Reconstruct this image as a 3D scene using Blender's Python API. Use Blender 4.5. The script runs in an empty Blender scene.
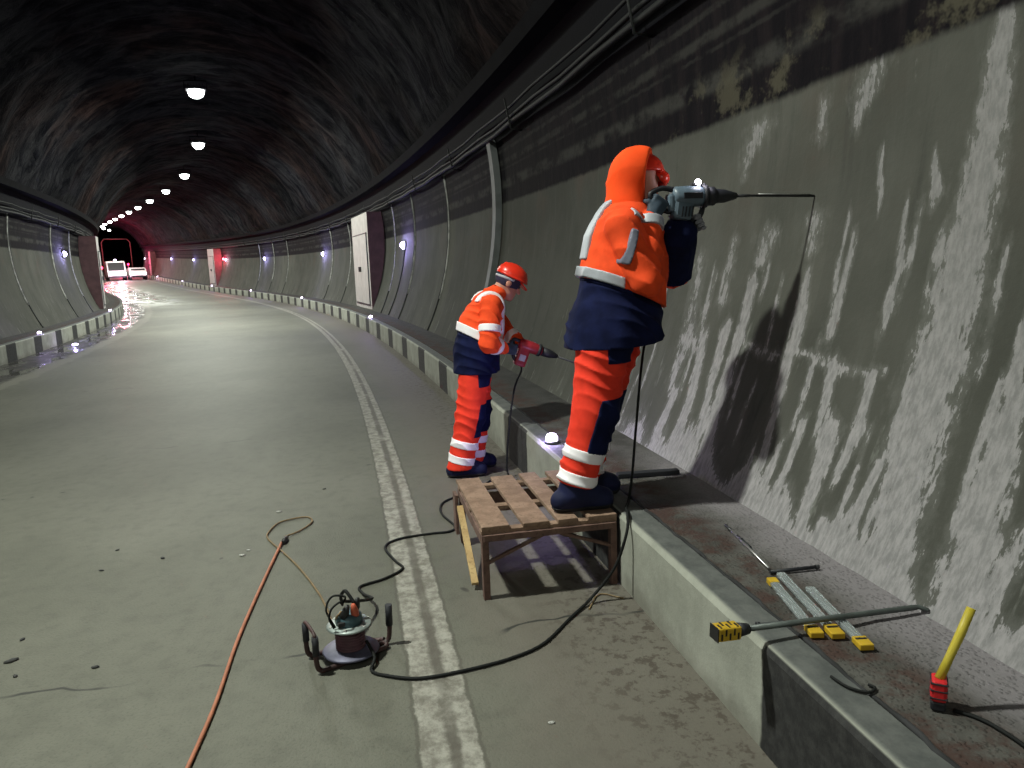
# tuning values for the light
LAMP_W = [220, 250, 730, 320, 900, 950, 800, 700, 600, 600, 600, 600, 600, 400, 150, 100, 100, 100]
LED_W = 70.0
KLED_W = 7.0
DRILL_W = 0.35
RED_W = 900
VAN_W = 400
VAN_S = 104.0
EXPO = 0.0
WORLD_C = (0.25, 0.22, 0.5)
WORLD_S = 0.02
import bpy, bmesh, math, random
import numpy as np
from mathutils import Vector, Matrix, noise as mnoise
random.seed(7)
np.random.seed(7)
SC = bpy.context.scene
COL = SC.collection
PI = math.pi

# ------------------------------------------------------------------ tunnel axis
# s runs along the right kerb line, o is the sideways distance from it (road is negative)
CXT, CYT, RK = -153.54, -28.08, 157.31
A0 = math.asin(-CYT / RK)
H1 = math.radians(31.0)
S1 = (H1 - A0) * RK
S2 = S1 + 60.0
R2 = 150.0
OC, RT, ZT = -3.78, 4.95, 2.6
KH = 0.38


def ref(s):
    if s <= S1:
        a = A0 + s / RK
        return CXT + RK * math.cos(a), CYT + RK * math.sin(a), a
    a = H1
    x = CXT + RK * math.cos(a)
    y = CYT + RK * math.sin(a)
    if s <= S2:
        d = s - S1
        return x - d * math.sin(a), y + d * math.cos(a), a
    d = S2 - S1
    x -= d * math.sin(a)
    y += d * math.cos(a)
    cx = x + R2 * math.cos(a)
    cy = y + R2 * math.sin(a)
    a2 = a - (s - S2) / R2
    return cx - R2 * math.cos(a2), cy - R2 * math.sin(a2), a2


def grade(s):
    d = max(0.0, s - 35.0)
    return 0.0003 * d * d if d < 45 else 0.0003 * 45 * 45 + 0.027 * (d - 45)


def pt(s, o, z=0.0):
    x, y, a = ref(s)
    return Vector((x + o * math.cos(a), y + o * math.sin(a), z + grade(s)))


def nrm(s):
    a = ref(s)[2]
    return Vector((math.cos(a), math.sin(a), 0))


def tan(s):
    a = ref(s)[2]
    return Vector((-math.sin(a), math.cos(a), 0))


def wall_o(z, side=1):
    return OC + side * math.sqrt(max(0.0, RT * RT - (z - ZT) ** 2))


def srange(dense=((0.8, 7.0, 0.03),), start=-14.0, end=190.0, near=0.25, far=1.0):
    out = []
    s = start
    while s < end:
        out.append(s)
        st = near if s < 40 else far
        for a, b, d in dense:
            if a <= s < b:
                st = d
        s += st
    out.append(end)
    return out


# ------------------------------------------------------------------ object helpers
def tag(o, label=None, cat=None, group=None, kind=None):
    if label: o['label'] = label
    if cat: o['category'] = cat
    if group: o['group'] = group
    if kind: o['kind'] = kind
    return o


def empty(name, loc, label, cat, group=None, rot=None):
    o = bpy.data.objects.new(name, None)
    COL.objects.link(o)
    o.location = loc
    o.empty_display_size = 0.1
    if rot is not None:
        o.rotation_mode = 'XYZ'
        o.rotation_euler = rot
    return tag(o, label, cat, group)


def copy_tree(o, parent=None):
    c = o.copy()
    COL.objects.link(c)
    c.parent = parent
    for ch in list(o.children):
        copy_tree(ch, c)
    return c


def link(name, me, m=None, parent=None):
    o = bpy.data.objects.new(name, me)
    COL.objects.link(o)
    if m is not None and not me.materials:
        for q in (m if isinstance(m, (list, tuple)) else [m]):
            me.materials.append(q)
    if parent is not None:
        o.parent = parent
    return o


def spline(pts, n=8):
    P = [Vector(p) for p in pts]
    if len(P) < 3:
        return P
    out = []
    Q = [P[0] * 2 - P[1]] + P + [P[-1] * 2 - P[-2]]
    for i in range(1, len(Q) - 2):
        p0, p1, p2, p3 = Q[i - 1], Q[i], Q[i + 1], Q[i + 2]
        for k in range(n):
            t = k / n
            out.append(0.5 * ((2 * p1) + (p2 - p0) * t + (2 * p0 - 5 * p1 + 4 * p2 - p3) * t * t
                              + (-p0 + 3 * p1 - 3 * p2 + p3) * t ** 3))
    out.append(P[-1])
    return out


class MB:
    """collects simple solids and links them as one mesh"""

    def __init__(self):
        self.bm = bmesh.new()

    def box(self, c, size, rot=None, bevel=0.0):
        r = bmesh.ops.create_cube(self.bm, size=1.0)
        M = Matrix.Translation(Vector(c)) @ (rot.to_4x4() if rot is not None else Matrix.Identity(4)) @ Matrix.Diagonal((*size, 1))
        bmesh.ops.transform(self.bm, matrix=M, verts=r['verts'])
        if bevel > 0:
            es = list({e for v in r['verts'] for e in v.link_edges})
            bmesh.ops.bevel(self.bm, geom=es, offset=bevel, segments=2, affect='EDGES', profile=0.5)
        return self

    def beam(self, a, b, w, h, up=Vector((0, 0, 1)), bevel=0.0):
        a, b = Vector(a), Vector(b)
        d = (b - a)
        L = d.length
        x = d.normalized()
        up = Vector(up)
        y = up.cross(x)
        if y.length < 1e-4:
            y = Vector((0, 1, 0)).cross(x)
        y.normalize()
        z = x.cross(y)
        R = Matrix((x, y, z)).transposed()
        return self.box((a + b) / 2, (L, w, h), R, bevel)

    def tube(self, pts, r, seg=8, caps=True):
        P = [Vector(p) for p in pts]
        n = len(P)
        rr = r if isinstance(r, (list, tuple)) else [r] * n
        rings = []
        up = None
        for i in range(n):
            d = (P[min(i + 1, n - 1)] - P[max(i - 1, 0)])
            if d.length < 1e-9:
                d = Vector((0, 0, 1))
            d.normalize()
            if up is None:
                up = Vector((0, 0, 1)) if abs(d.z) < 0.9 else Vector((1, 0, 0))
            side = d.cross(up)
            if side.length < 1e-5:
                side = d.cross(Vector((1, 0.3, 0)))
            side.normalize()
            up = side.cross(d).normalized()
            rings.append([self.bm.verts.new(P[i] + (side * math.cos(2 * PI * k / seg) + up * math.sin(2 * PI * k / seg)) * rr[i]) for k in range(seg)])
        for i in range(n - 1):
            for k in range(seg):
                f = self.bm.faces.new((rings[i][k], rings[i][(k + 1) % seg], rings[i + 1][(k + 1) % seg], rings[i + 1][k]))
                f.smooth = True
        if caps:
            self.bm.faces.new(list(reversed(rings[0])))
            self.bm.faces.new(rings[-1])
        return self

    def cyl(self, a, b, r1, r2=None, seg=20):
        return self.tube([a, b], [r1, r1 if r2 is None else r2], seg)

    def lathe(self, prof, c=(0, 0, 0), R=None, seg=24, closed=False):
        c = Vector(c)
        R = R if R is not None else Matrix.Identity(3)
        rings = []
        for r, z in prof:
            if r < 1e-6:
                rings.append([self.bm.verts.new(c + R @ Vector((0, 0, z)))])
            else:
                rings.append([self.bm.verts.new(c + R @ Vector((r * math.cos(2 * PI * k / seg), r * math.sin(2 * PI * k / seg), z))) for k in range(seg)])
        pairs = list(zip(rings[:-1], rings[1:]))
        if closed:
            pairs.append((rings[-1], rings[0]))
        for A, B in pairs:
            for k in range(seg):
                k2 = (k + 1) % seg
                vs = []
                for v in (A[k % len(A)], A[k2 % len(A)], B[k2 % len(B)], B[k % len(B)]):
                    if v not in vs:
                        vs.append(v)
                if len(vs) >= 3:
                    f = self.bm.faces.new(vs)
                    f.smooth = True
        return self

    def ball(self, c, r, sub=2, scale=(1, 1, 1)):
        q = bmesh.ops.create_icosphere(self.bm, subdivisions=sub, radius=r)
        bmesh.ops.transform(self.bm, matrix=Matrix.Translation(Vector(c)) @ Matrix.Diagonal((*scale, 1)), verts=q['verts'])
        for v in q['verts']:
            for f in v.link_faces:
                f.smooth = True
        return self

    def prism(self, poly, y0, y1, M=None):
        """poly in (x,z), extruded along y"""
        M = M or Matrix.Identity(4)
        a = [self.bm.verts.new(M @ Vector((x, y0, z))) for x, z in poly]
        b = [self.bm.verts.new(M @ Vector((x, y1, z))) for x, z in poly]
        n = len(poly)
        self.bm.faces.new(a)
        self.bm.faces.new(list(reversed(b)))
        for i in range(n):
            self.bm.faces.new((a[i], b[i], b[(i + 1) % n], a[(i + 1) % n]))
        return self

    def build(self, name, m, parent=None):
        bmesh.ops.recalc_face_normals(self.bm, faces=self.bm.faces[:])
        me = bpy.data.meshes.new(name)
        self.bm.to_mesh(me)
        self.bm.free()
        return link(name, me, m, parent)


def rotm(x, y, z):
    """rotation matrix from column axes"""
    return Matrix((x, y, z)).transposed()


# ------------------------------------------------------------------ implicit surfaces -> one continuous mesh
def smin(a, b, k):
    if k <= 0:
        return np.minimum(a, b)
    h = np.clip(0.5 + 0.5 * (b - a) / k, 0, 1)
    return b * (1 - h) + a * h - k * h * (1 - h)


def V3(p):
    return np.array(p, dtype=np.float64)


def cap(a, b, ra, rb=None, sc=(1, 1, 1)):
    a, b = V3(a), V3(b)
    rb = ra if rb is None else rb
    q = V3(sc)

    def f(P):
        A, B = a * q, b * q
        ab = B - A
        X = P * q - A
        t = np.clip(X @ ab / max(ab @ ab, 1e-12), 0, 1)
        d = np.linalg.norm(X - t[:, None] * ab, axis=1)
        return (d - (ra + (rb - ra) * t)) / max(sc)
    return f


def chain(pts, rs, k=0.02, sc=(1, 1, 1)):
    return uni([cap(pts[i], pts[i + 1], rs[i], rs[i + 1], sc) for i in range(len(pts) - 1)], k)


def ell(c, r, R=None):
    c, r = V3(c), V3(r)

    def f(P):
        X = P - c
        if R is not None:
            X = X @ R
        k0 = np.linalg.norm(X / r, axis=1)
        k1 = np.linalg.norm(X / (r * r), axis=1) + 1e-9
        return k0 * (k0 - 1) / k1
    return f


def rbox(c, h, rad, R=None):
    c, h = V3(c), V3(h)

    def f(P):
        X = P - c
        if R is not None:
            X = X @ R
        q = np.abs(X) - (h - rad)
        return np.linalg.norm(np.maximum(q, 0), axis=1) + np.minimum(q.max(axis=1), 0) - rad
    return f


def plane(p, n):
    p, n = V3(p), V3(n)
    n = n / np.linalg.norm(n)
    return lambda P: (P - p) @ n      # negative = kept (behind n)


def uni(fs, k=0.0):
    def f(P):
        d = fs[0](P)
        for g in fs[1:]:
            d = smin(d, g(P), k)
        return d
    return f


def inter(*fs):
    def f(P):
        d = fs[0](P)
        for g in fs[1:]:
            d = np.maximum(d, g(P))
        return d
    return f


def sub(a, b, k=0.0):
    if k <= 0:
        return lambda P: np.maximum(a(P), -b(P))
    return lambda P: -smin(-a(P), b(P), k)


def grow(f, t):
    return lambda P: f(P) - t


def wrinkle(f, amp, freq=22.0, dirv=(0.3, 0.2, 1.0), seed=0.0):
    dv = V3(dirv)

    def g(P):
        x, y, z = P[:, 0], P[:, 1], P[:, 2]
        ph = P @ dv * freq * 2.7 + 2.4 * np.sin(x * 13 + y * 9 + z * 4 + seed) + 1.9 * np.sin(z * 12 - y * 15 + seed * 2)
        w = 0.9 - 1.7 * np.abs(np.sin(ph * 0.5)) ** 0.7
        w2 = np.sin(x * 31 + z * 17 + seed + 2 * np.sin(y * 19 + z * 9)) * 0.5
        gate = 0.55 + 0.45 * np.sin(x * 8 + z * 7 - y * 6 + seed * 3)
        return f(P) - amp * (w * gate + w2 * 0.6)
    return g


def mesh_sdf(name, f, lo, hi, h, mat=None, parent=None, smooth=1):
    lo, hi = V3(lo), V3(hi)
    B = 10
    nb = np.maximum(np.ceil((hi - lo) / (h * B)).astype(int), 1)
    n = nb * B + 1
    F = np.full(n, 1.0, dtype=np.float32)
    gi = np.stack(np.meshgrid(*[np.arange(k) for k in nb], indexing='ij'), -1).reshape(-1, 3)
    cen = lo + (gi + 0.5) * B * h
    d = f(cen)
    act = np.abs(d) < 0.87 * B * h * 1.35 + 0.012
    loc = np.stack(np.meshgrid(*[np.arange(B + 1)] * 3, indexing='ij'), -1).reshape(-1, 3)
    for i in range(len(gi)):
        a = gi[i] * B
        if not act[i] and d[i] < 0:
            F[a[0]:a[0] + B + 1, a[1]:a[1] + B + 1, a[2]:a[2] + B + 1] = -1.0
    ids = np.where(act)[0]
    for c0 in range(0, len(ids), 60):
        ch = ids[c0:c0 + 60]
        ijk = (gi[ch] * B)[:, None, :] + loc[None]
        q = ijk.reshape(-1, 3)
        F[q[:, 0], q[:, 1], q[:, 2]] = f(lo + q * h)
    # close at the border
    F[0], F[-1] = np.abs(F[0]), np.abs(F[-1])
    F[:, 0], F[:, -1] = np.abs(F[:, 0]), np.abs(F[:, -1])
    F[:, :, 0], F[:, :, -1] = np.abs(F[:, :, 0]), np.abs(F[:, :, -1])
    S = F < 0
    c = n - 1
    cnt = np.zeros(c, dtype=np.int8)
    for dx in (0, 1):
        for dy in (0, 1):
            for dz in (0, 1):
                cnt += S[dx:dx + c[0], dy:dy + c[1], dz:dz + c[2]]
    A = (cnt > 0) & (cnt < 8)
    idx = -np.ones(c, dtype=np.int64)
    ijk = np.argwhere(A)
    if len(ijk) == 0:
        raise RuntimeError('empty sdf ' + name)
    idx[A] = np.arange(len(ijk))
    acc = np.zeros((len(ijk), 3))
    num = np.zeros(len(ijk))
    cor = [(x, y, z) for x in (0, 1) for y in (0, 1) for z in (0, 1)]
    for i in range(8):
        for j in range(i + 1, 8):
            ca, cb = np.array(cor[i]), np.array(cor[j])
            if np.abs(ca - cb).sum() != 1:
                continue
            pa, pb = ijk + ca, ijk + cb
            fa = F[pa[:, 0], pa[:, 1], pa[:, 2]].astype(float)
            fb = F[pb[:, 0], pb[:, 1], pb[:, 2]].astype(float)
            m = (fa < 0) != (fb < 0)
            t = np.where(m, fa / np.where(m, fa - fb, 1), 0)
            acc += np.where(m[:, None], ca + (cb - ca) * t[:, None], 0)
            num += m
    verts = lo + (ijk + acc / np.maximum(num, 1)[:, None]) * h
    quads = []
    for ax in range(3):
        u, v = [(1, 2), (2, 0), (0, 1)][ax]
        sl0 = [slice(None)] * 3
        sl1 = [slice(None)] * 3
        sl0[ax] = slice(0, n[ax] - 1)
        sl1[ax] = slice(1, n[ax])
        s0, s1 = S[tuple(sl0)], S[tuple(sl1)]
        e = np.argwhere(s0 != s1)
        e = e[(e[:, u] > 0) & (e[:, v] > 0) & (e[:, u] < c[u]) & (e[:, v] < c[v])]
        if len(e) == 0:
            continue
        du = np.zeros(3, int); du[u] = 1
        dv = np.zeros(3, int); dv[v] = 1
        q = [e - du - dv, e - dv, e, e - du]
        Q = np.stack([idx[k[:, 0], k[:, 1], k[:, 2]] for k in q], 1)
        ins = s0[e[:, 0], e[:, 1], e[:, 2]]
        Q[~ins] = Q[~ins][:, ::-1]
        quads.append(Q)
    quads = np.concatenate(quads)
    quads = quads[(quads >= 0).all(axis=1)]
    for _ in range(smooth):
        s = np.zeros_like(verts)
        k = np.zeros(len(verts))
        for a, b in ((0, 1), (1, 2), (2, 3), (3, 0)):
            np.add.at(s, quads[:, a], verts[quads[:, b]])
            np.add.at(k, quads[:, a], 1)
        verts = verts * 0.5 + 0.5 * s / np.maximum(k, 1)[:, None]
    me = bpy.data.meshes.new(name)
    me.from_pydata(verts.tolist(), [], quads.tolist())
    me.polygons.foreach_set('use_smooth', np.ones(len(me.polygons), dtype=bool))
    me.update()
    return link(name, me, mat, parent)


# ------------------------------------------------------------------ materials
class N:
    def __init__(self, name):
        self.m = bpy.data.materials.new(name)
        self.m.use_nodes = True
        self.t = self.m.node_tree
        self.b = self.t.nodes['Principled BSDF']
        self._uv = None

    def new(self, k):
        return self.t.nodes.new(k)

    def put(self, sock, v):
        if isinstance(v, bpy.types.NodeSocket):
            self.t.links.new(v, sock)
        elif isinstance(v, (tuple, list)) and len(v) == 3 and sock.type == 'RGBA':
            sock.default_value = (*v, 1)
        else:
            sock.default_value = v

    def uv(self):
        if self._uv is None:
            n = self.new('ShaderNodeUVMap')
            s = self.new('ShaderNodeSeparateXYZ')
            self.t.links.new(n.outputs[0], s.inputs[0])
            self._uv = (s.outputs[0], s.outputs[1])
        return self._uv

    def obj(self):
        return self.new('ShaderNodeTexCoord').outputs['Object']

    def xyz(self, v):
        s = self.new('ShaderNodeSeparateXYZ')
        self.put(s.inputs[0], v)
        return s.outputs[0], s.outputs[1], s.outputs[2]

    def attr(self, name):
        a = self.new('ShaderNodeAttribute')
        a.attribute_name = name
        return a.outputs['Fac']

    def comb(self, x, y, z=0.0):
        c = self.new('ShaderNodeCombineXYZ')
        for i, v in enumerate((x, y, z)):
            self.put(c.inputs[i], v)
        return c.outputs[0]

    def ma(self, op, a, b=0.0, clamp=False):
        n = self.new('ShaderNodeMath')
        n.operation = op
        n.use_clamp = clamp
        self.put(n.inputs[0], a)
        self.put(n.inputs[1], b)
        return n.outputs[0]

    def noise(self, vec, scale=1.0, detail=4.0, rough=0.55, dist=0.0):
        n = self.new('ShaderNodeTexNoise')
        self.put(n.inputs['Vector'], vec)
        n.inputs['Scale'].default_value = scale
        n.inputs['Detail'].default_value = detail
        n.inputs['Roughness'].default_value = rough
        n.inputs['Distortion'].default_value = dist
        return n.outputs['Fac']

    def step(self, x, a, b):
        n = self.new('ShaderNodeMapRange')
        n.interpolation_type = 'SMOOTHSTEP'
        self.put(n.inputs['Value'], x)
        n.inputs['From Min'].default_value = a
        n.inputs['From Max'].default_value = b
        if a > b:
            n.inputs['From Min'].default_value = b
            n.inputs['From Max'].default_value = a
            n.inputs['To Min'].default_value = 1
            n.inputs['To Max'].default_value = 0
        return n.outputs['Result']

    def mix(self, f, a, b):
        n = self.new('ShaderNodeMix')
        n.data_type = 'RGBA'
        self.put(n.inputs[0], f)
        self.put(n.inputs[6], a)
        self.put(n.inputs[7], b)
        return n.outputs[2]

    def bump(self, h, strength=0.3, dist=0.01):
        n = self.new('ShaderNodeBump')
        n.inputs['Strength'].default_value = strength
        n.inputs['Distance'].default_value = dist
        self.put(n.inputs['Height'], h)
        self.t.links.new(n.outputs[0], self.b.inputs['Normal'])

    def fin(self, color, rough=0.8, metal=0.0, spec=None):
        self.put(self.b.inputs['Base Color'], color)
        self.put(self.b.inputs['Roughness'], rough)
        self.put(self.b.inputs['Metallic'], metal)
        if spec is not None:
            self.b.inputs['Specular IOR Level'].default_value = spec
        return self.m


def simple(name, col, rough=0.7, metal=0.0, var=0.15, scale=12.0, bump=0.0, bscale=60.0, spec=None):
    n = N(name)
    o = n.obj()
    f = n.noise(o, scale, 3)
    dark = tuple(c * (1 - var) for c in col)
    lite = tuple(min(1, c * (1 + var)) for c in col)
    c = n.mix(n.step(f, 0.3, 0.7), dark, lite)
    if bump:
        n.bump(n.noise(o, bscale, 3), bump, 0.004)
    return n.fin(c, rough, metal, spec)


def emit(name, col, strength):
    n = N(name)
    n.b.inputs['Base Color'].default_value = (*col, 1)
    n.b.inputs['Emission Color'].default_value = (*col, 1)
    n.b.inputs['Emission Strength'].default_value = strength
    return n.m


M = {}
M['orange'] = simple('fluorescent_orange_cloth', (0.90, 0.085, 0.022), 0.85, var=0.08, bump=0.25, bscale=35, spec=0.15)
M['redorange'] = simple('red_orange_cloth', (0.84, 0.050, 0.026), 0.85, var=0.08, bump=0.25, bscale=35, spec=0.15)
M['hood'] = simple('orange_hood_cloth', (0.95, 0.085, 0.015), 0.85, var=0.05, bump=0.2, bscale=30, spec=0.15)
M['navy'] = simple('navy_cloth', (0.006, 0.009, 0.040), 0.9, var=0.25, bump=0.3, bscale=40, spec=0.12)
M['band'] = simple('reflective_band_white', (0.93, 0.90, 0.95), 0.4, var=0.03)
M['greyblue'] = simple('dull_sleeve_band', (0.16, 0.17, 0.23), 0.6, var=0.1)
M['greyband'] = simple('reflective_band_grey', (0.40, 0.42, 0.47), 0.5, var=0.1)
M['boot'] = simple('boot_leather_navy', (0.008, 0.011, 0.045), 0.7, var=0.2, spec=0.25)
M['sole'] = simple('boot_rubber', (0.012, 0.012, 0.014), 0.8)
M['glove'] = simple('dark_teal_glove', (0.03, 0.05, 0.075), 0.75, var=0.2, bump=0.2)
M['gloveg'] = simple('grey_glove', (0.22, 0.22, 0.25), 0.8, var=0.2, bump=0.2)
M['skin'] = simple('skin', (0.50, 0.22, 0.15), 0.55, var=0.08)
M['eye'] = simple('eye', (0.06, 0.05, 0.05), 0.2)
M['helmet'] = simple('red_helmet_plastic', (0.78, 0.035, 0.015), 0.3, var=0.05)
M['liner'] = simple('dark_knit_cap', (0.025, 0.022, 0.05), 0.9, var=0.2, bump=0.3)
M['drillgrey'] = simple('drill_grey_blue_housing', (0.10, 0.14, 0.18), 0.4, var=0.15)
M['drilldark'] = simple('drill_black_rubber', (0.012, 0.013, 0.018), 0.6, var=0.15)
M['drillred'] = simple('drill_red_housing', (0.30, 0.02, 0.03), 0.4, var=0.2)
M['steel'] = simple('bright_steel', (0.55, 0.55, 0.55), 0.35, 0.9, var=0.15)
M['dsteel'] = simple('dark_steel', (0.06, 0.06, 0.065), 0.5, 0.6, var=0.25)
M['rubber'] = simple('black_cord_rubber', (0.010, 0.011, 0.011), 0.7, spec=0.2)
M['orangecord'] = simple('orange_cord', (0.36, 0.13, 0.07), 0.6, var=0.15)
M['olivecord'] = simple('olive_cord', (0.17, 0.115, 0.055), 0.6, var=0.2)
M['reelframe'] = simple('reel_frame_paint', (0.045, 0.02, 0.02), 0.55, var=0.4, scale=25)
M['reelflange'] = simple('reel_flange_steel', (0.10, 0.10, 0.15), 0.5, 0.3, var=0.3)
M['reeltop'] = simple('reel_top_flange', (0.26, 0.30, 0.29), 0.45, 0.3, var=0.3)
M['coil'] = simple('coiled_brown_cable', (0.12, 0.055, 0.07), 0.7, var=0.3)
M['socket'] = simple('socket_housing_teal', (0.05, 0.10, 0.12), 0.5, var=0.3)
M['plugorange'] = simple('orange_plug', (0.50, 0.10, 0.05), 0.5)
M['yellow'] = simple('yellow_plastic', (0.52, 0.33, 0.02), 0.5, var=0.1)
M['yellowpaint'] = simple('yellow_handle_paint', (0.50, 0.40, 0.035), 0.5, var=0.12)
M['red'] = simple('red_paint', (0.62, 0.02, 0.025), 0.45, var=0.15)
M['black'] = simple('black_plastic', (0.012, 0.012, 0.013), 0.5)
M['white'] = simple('white_paint', (0.75, 0.75, 0.73), 0.5, var=0.06)
M['paper'] = simple('paper_scrap', (0.4, 0.4, 0.38), 0.9)
M['chip'] = simple('dark_stone_chip', (0.035, 0.035, 0.035), 0.9)
M['soot'] = simple('sooty_steel', (0.003, 0.003, 0.0042), 0.95, var=0.4, scale=3, spec=0.06)
M['lamp_house'] = simple('lamp_housing', (0.05, 0.05, 0.055), 0.6)
M['cabwhite'] = simple('cabinet_white_paint', (0.42, 0.40, 0.39), 0.55, var=0.1, scale=4)
M['cabbrown'] = simple('cabinet_brown_side', (0.10, 0.048, 0.045), 0.7, var=0.2, scale=4)
M['duct'] = simple('grey_duct_paint', (0.11, 0.12, 0.12), 0.65, var=0.2, scale=5)
M['joint'] = simple('joint_sealant_dark', (0.022, 0.022, 0.024), 0.9, var=0.4, scale=8)
M['jointpale'] = simple('pale_lime_joint', (0.34, 0.34, 0.33), 0.9, var=0.4, scale=8)
M['lens'] = emit('lamp_lens_glow', (0.92, 1.0, 0.95), 22)
M['led'] = emit('led_lens_glow', (0.62, 0.56, 1.0), 20)
M['ledk'] = emit('kerb_led_glow', (0.82, 0.70, 1.0), 14)
M['ledred'] = emit('red_led_glow', (1.0, 0.10, 0.14), 12)
M['headlight'] = emit('headlight_glow', (1.0, 0.85, 0.95), 18)
M['taillight'] = emit('red_light_glow', (1.0, 0.03, 0.08), 10)
M['workled'] = emit('work_light_glow', (0.95, 0.90, 1.0), 40)


def wood(name, a, b):
    n = N(name)
    x, y, z = n.xyz(n.obj())
    v = n.comb(n.ma('MULTIPLY', x, 1.0), n.ma('MULTIPLY', y, 1.0), n.ma('MULTIPLY', z, 1.0))
    f = n.noise(v, 9, 5, 0.65, 0.6)
    g = n.noise(v, 60, 2, 0.5)
    c = n.mix(n.step(f, 0.3, 0.7), a, b)
    c = n.mix(n.ma('MULTIPLY', n.step(g, 0.55, 0.7), 0.5), c, tuple(q * 0.5 for q in a))
    n.bump(g, 0.3, 0.002)
    return n.fin(c, 0.85)


M['wood'] = wood('weathered_board', (0.17, 0.105, 0.07), (0.29, 0.19, 0.135))
M['wooddark'] = wood('dark_weathered_board', (0.095, 0.05, 0.042), (0.17, 0.10, 0.078))
M['woodpale'] = wood('pale_fresh_lath', (0.36, 0.23, 0.10), (0.48, 0.34, 0.16))


def m_road():
    n = N('concrete_road')
    u, o = n.uv()
    vec = n.comb(u, o)
    f = n.noise(vec, 0.45, 5, 0.6)
    g = n.noise(vec, 9, 4, 0.65)
    fine = n.noise(vec, 90, 3, 0.6)
    c = n.mix(n.step(f, 0.3, 0.7), (0.094, 0.094, 0.076), (0.130, 0.129, 0.106))
    c = n.mix(n.ma('MULTIPLY', n.step(g, 0.42, 0.75), 0.4), c, (0.060, 0.060, 0.050))
    c = n.mix(n.ma('MULTIPLY', n.step(fine, 0.5, 0.72), 0.4), c, (0.050, 0.050, 0.042))
    big = n.noise(n.comb(n.ma('MULTIPLY', u, 0.35), n.ma('MULTIPLY', o, 1.1)), 1.3, 5, 0.65)
    c = n.mix(n.ma('MULTIPLY', n.step(big, 0.52, 0.72), 0.35), c, (0.155, 0.155, 0.13))
    c = n.mix(n.ma('MULTIPLY', n.step(big, 0.46, 0.3), 0.3), c, (0.07, 0.07, 0.058))
    # lane of smoother wear along the wheel path
    # dark specks
    sp = n.noise(vec, 5.5, 2, 0.4)
    c = n.mix(n.ma('MULTIPLY', n.step(sp, 0.74, 0.78), 0.8), c, (0.0200, 0.0200, 0.0200))
    # shoulder by the right kerb, dustier and browner
    sh = n.step(n.ma('ADD', o, n.ma('MULTIPLY', n.noise(vec, 3, 4), 0.5)), -0.75, -0.25)
    c = n.mix(n.ma('MULTIPLY', sh, 0.6), c, (0.135, 0.118, 0.102))
    deb = n.ma('MULTIPLY', n.step(n.noise(vec, 16, 5, 0.7), 0.50, 0.60), n.step(n.ma('ADD', o, n.ma('MULTIPLY', n.noise(vec, 2, 2), 0.3)), -0.5, 0.0))
    c = n.mix(n.ma('MULTIPLY', deb, 0.6), c, (0.0400, 0.0280, 0.0220))
    # transverse crack / slab joints
    wig = n.ma('MULTIPLY', n.ma('SUBTRACT', n.noise(vec, 1.6, 3), 0.5), 0.5)
    us = n.ma('ADD', u, wig)
    md = n.ma('MODULO', n.ma('ADD', us, 100.0), 4.6)
    ck = n.step(n.ma('ABSOLUTE', n.ma('SUBTRACT', md, 2.3)), 0.016, 0.004)
    c = n.mix(n.ma('MULTIPLY', ck, n.step(n.noise(vec, 2.5, 2), 0.45, 0.6)), c, (0.0400, 0.0400, 0.0360))
    # double white edge line, worn in its middle
    ow = n.ma('ADD', o, n.ma('MULTIPLY', n.ma('SUBTRACT', n.noise(vec, 10, 4, 0.7), 0.5), 0.045))
    ln = n.ma('MULTIPLY', n.step(ow, -1.135, -1.12), n.step(ow, -0.915, -0.93))
    wear = n.noise(vec, 14, 5, 0.7)
    lc = n.mix(n.step(wear, 0.35, 0.65), (0.15, 0.14, 0.12), (0.33, 0.32, 0.285))
    c = n.mix(n.ma('MULTIPLY', ln, 0.9), c, lc)
    mid = n.ma('MULTIPLY', n.step(n.ma('ABSOLUTE', n.ma('ADD', ow, 1.01)), 0.036, 0.012), n.step(n.noise(n.comb(n.ma('MULTIPLY', u, 1.0), 3.0), 1.6, 4), 0.30, 0.5))
    c = n.mix(n.ma('MULTIPLY', mid, 0.85), c, (0.0800, 0.0720, 0.0600))
    edg = n.ma('ADD', n.step(n.ma('ABSOLUTE', n.ma('ADD', ow, 1.135)), 0.012, 0.003), n.step(n.ma('ABSOLUTE', n.ma('ADD', ow, 0.915)), 0.012, 0.003))
    c = n.mix(n.ma('MULTIPLY', edg, 0.5), c, (0.0640, 0.0580, 0.0480))
    # left edge line and wet dirty gutter
    ol = n.ma('ADD', o, n.ma('MULTIPLY', n.ma('SUBTRACT', n.noise(vec, 2.5, 4, 0.65), 0.5), 0.5))
    l2 = n.ma('MULTIPLY', n.step(ol, -6.62, -6.56), n.step(ol, -6.28, -6.36))
    c = n.mix(n.ma('MULTIPLY', l2, 0.7), c, (0.1600, 0.1540, 0.1320))
    gut = n.step(ol, -6.58, -6.72)
    gc = n.mix(n.step(n.noise(vec, 3.5, 5, 0.7), 0.38, 0.62), (0.0140, 0.0128, 0.0120), (0.0600, 0.0560, 0.0500))
    c = n.mix(gut, c, gc)
    wet = n.ma('MULTIPLY', gut, n.step(n.noise(n.comb(n.ma('MULTIPLY', u, 0.35), o), 2.2, 3), 0.48, 0.56))
    wet2 = n.ma('MULTIPLY', n.ma('MULTIPLY', n.step(u, 42, 60), n.step(o, -3.6, -5.2)), n.step(n.noise(n.comb(n.ma('MULTIPLY', u, 0.3), o), 1.2, 3), 0.42, 0.55))
    wet = n.ma('MAXIMUM', wet, wet2)
    r = n.ma('SUBTRACT', 0.62, n.ma('MULTIPLY', wet, 0.5))
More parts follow.
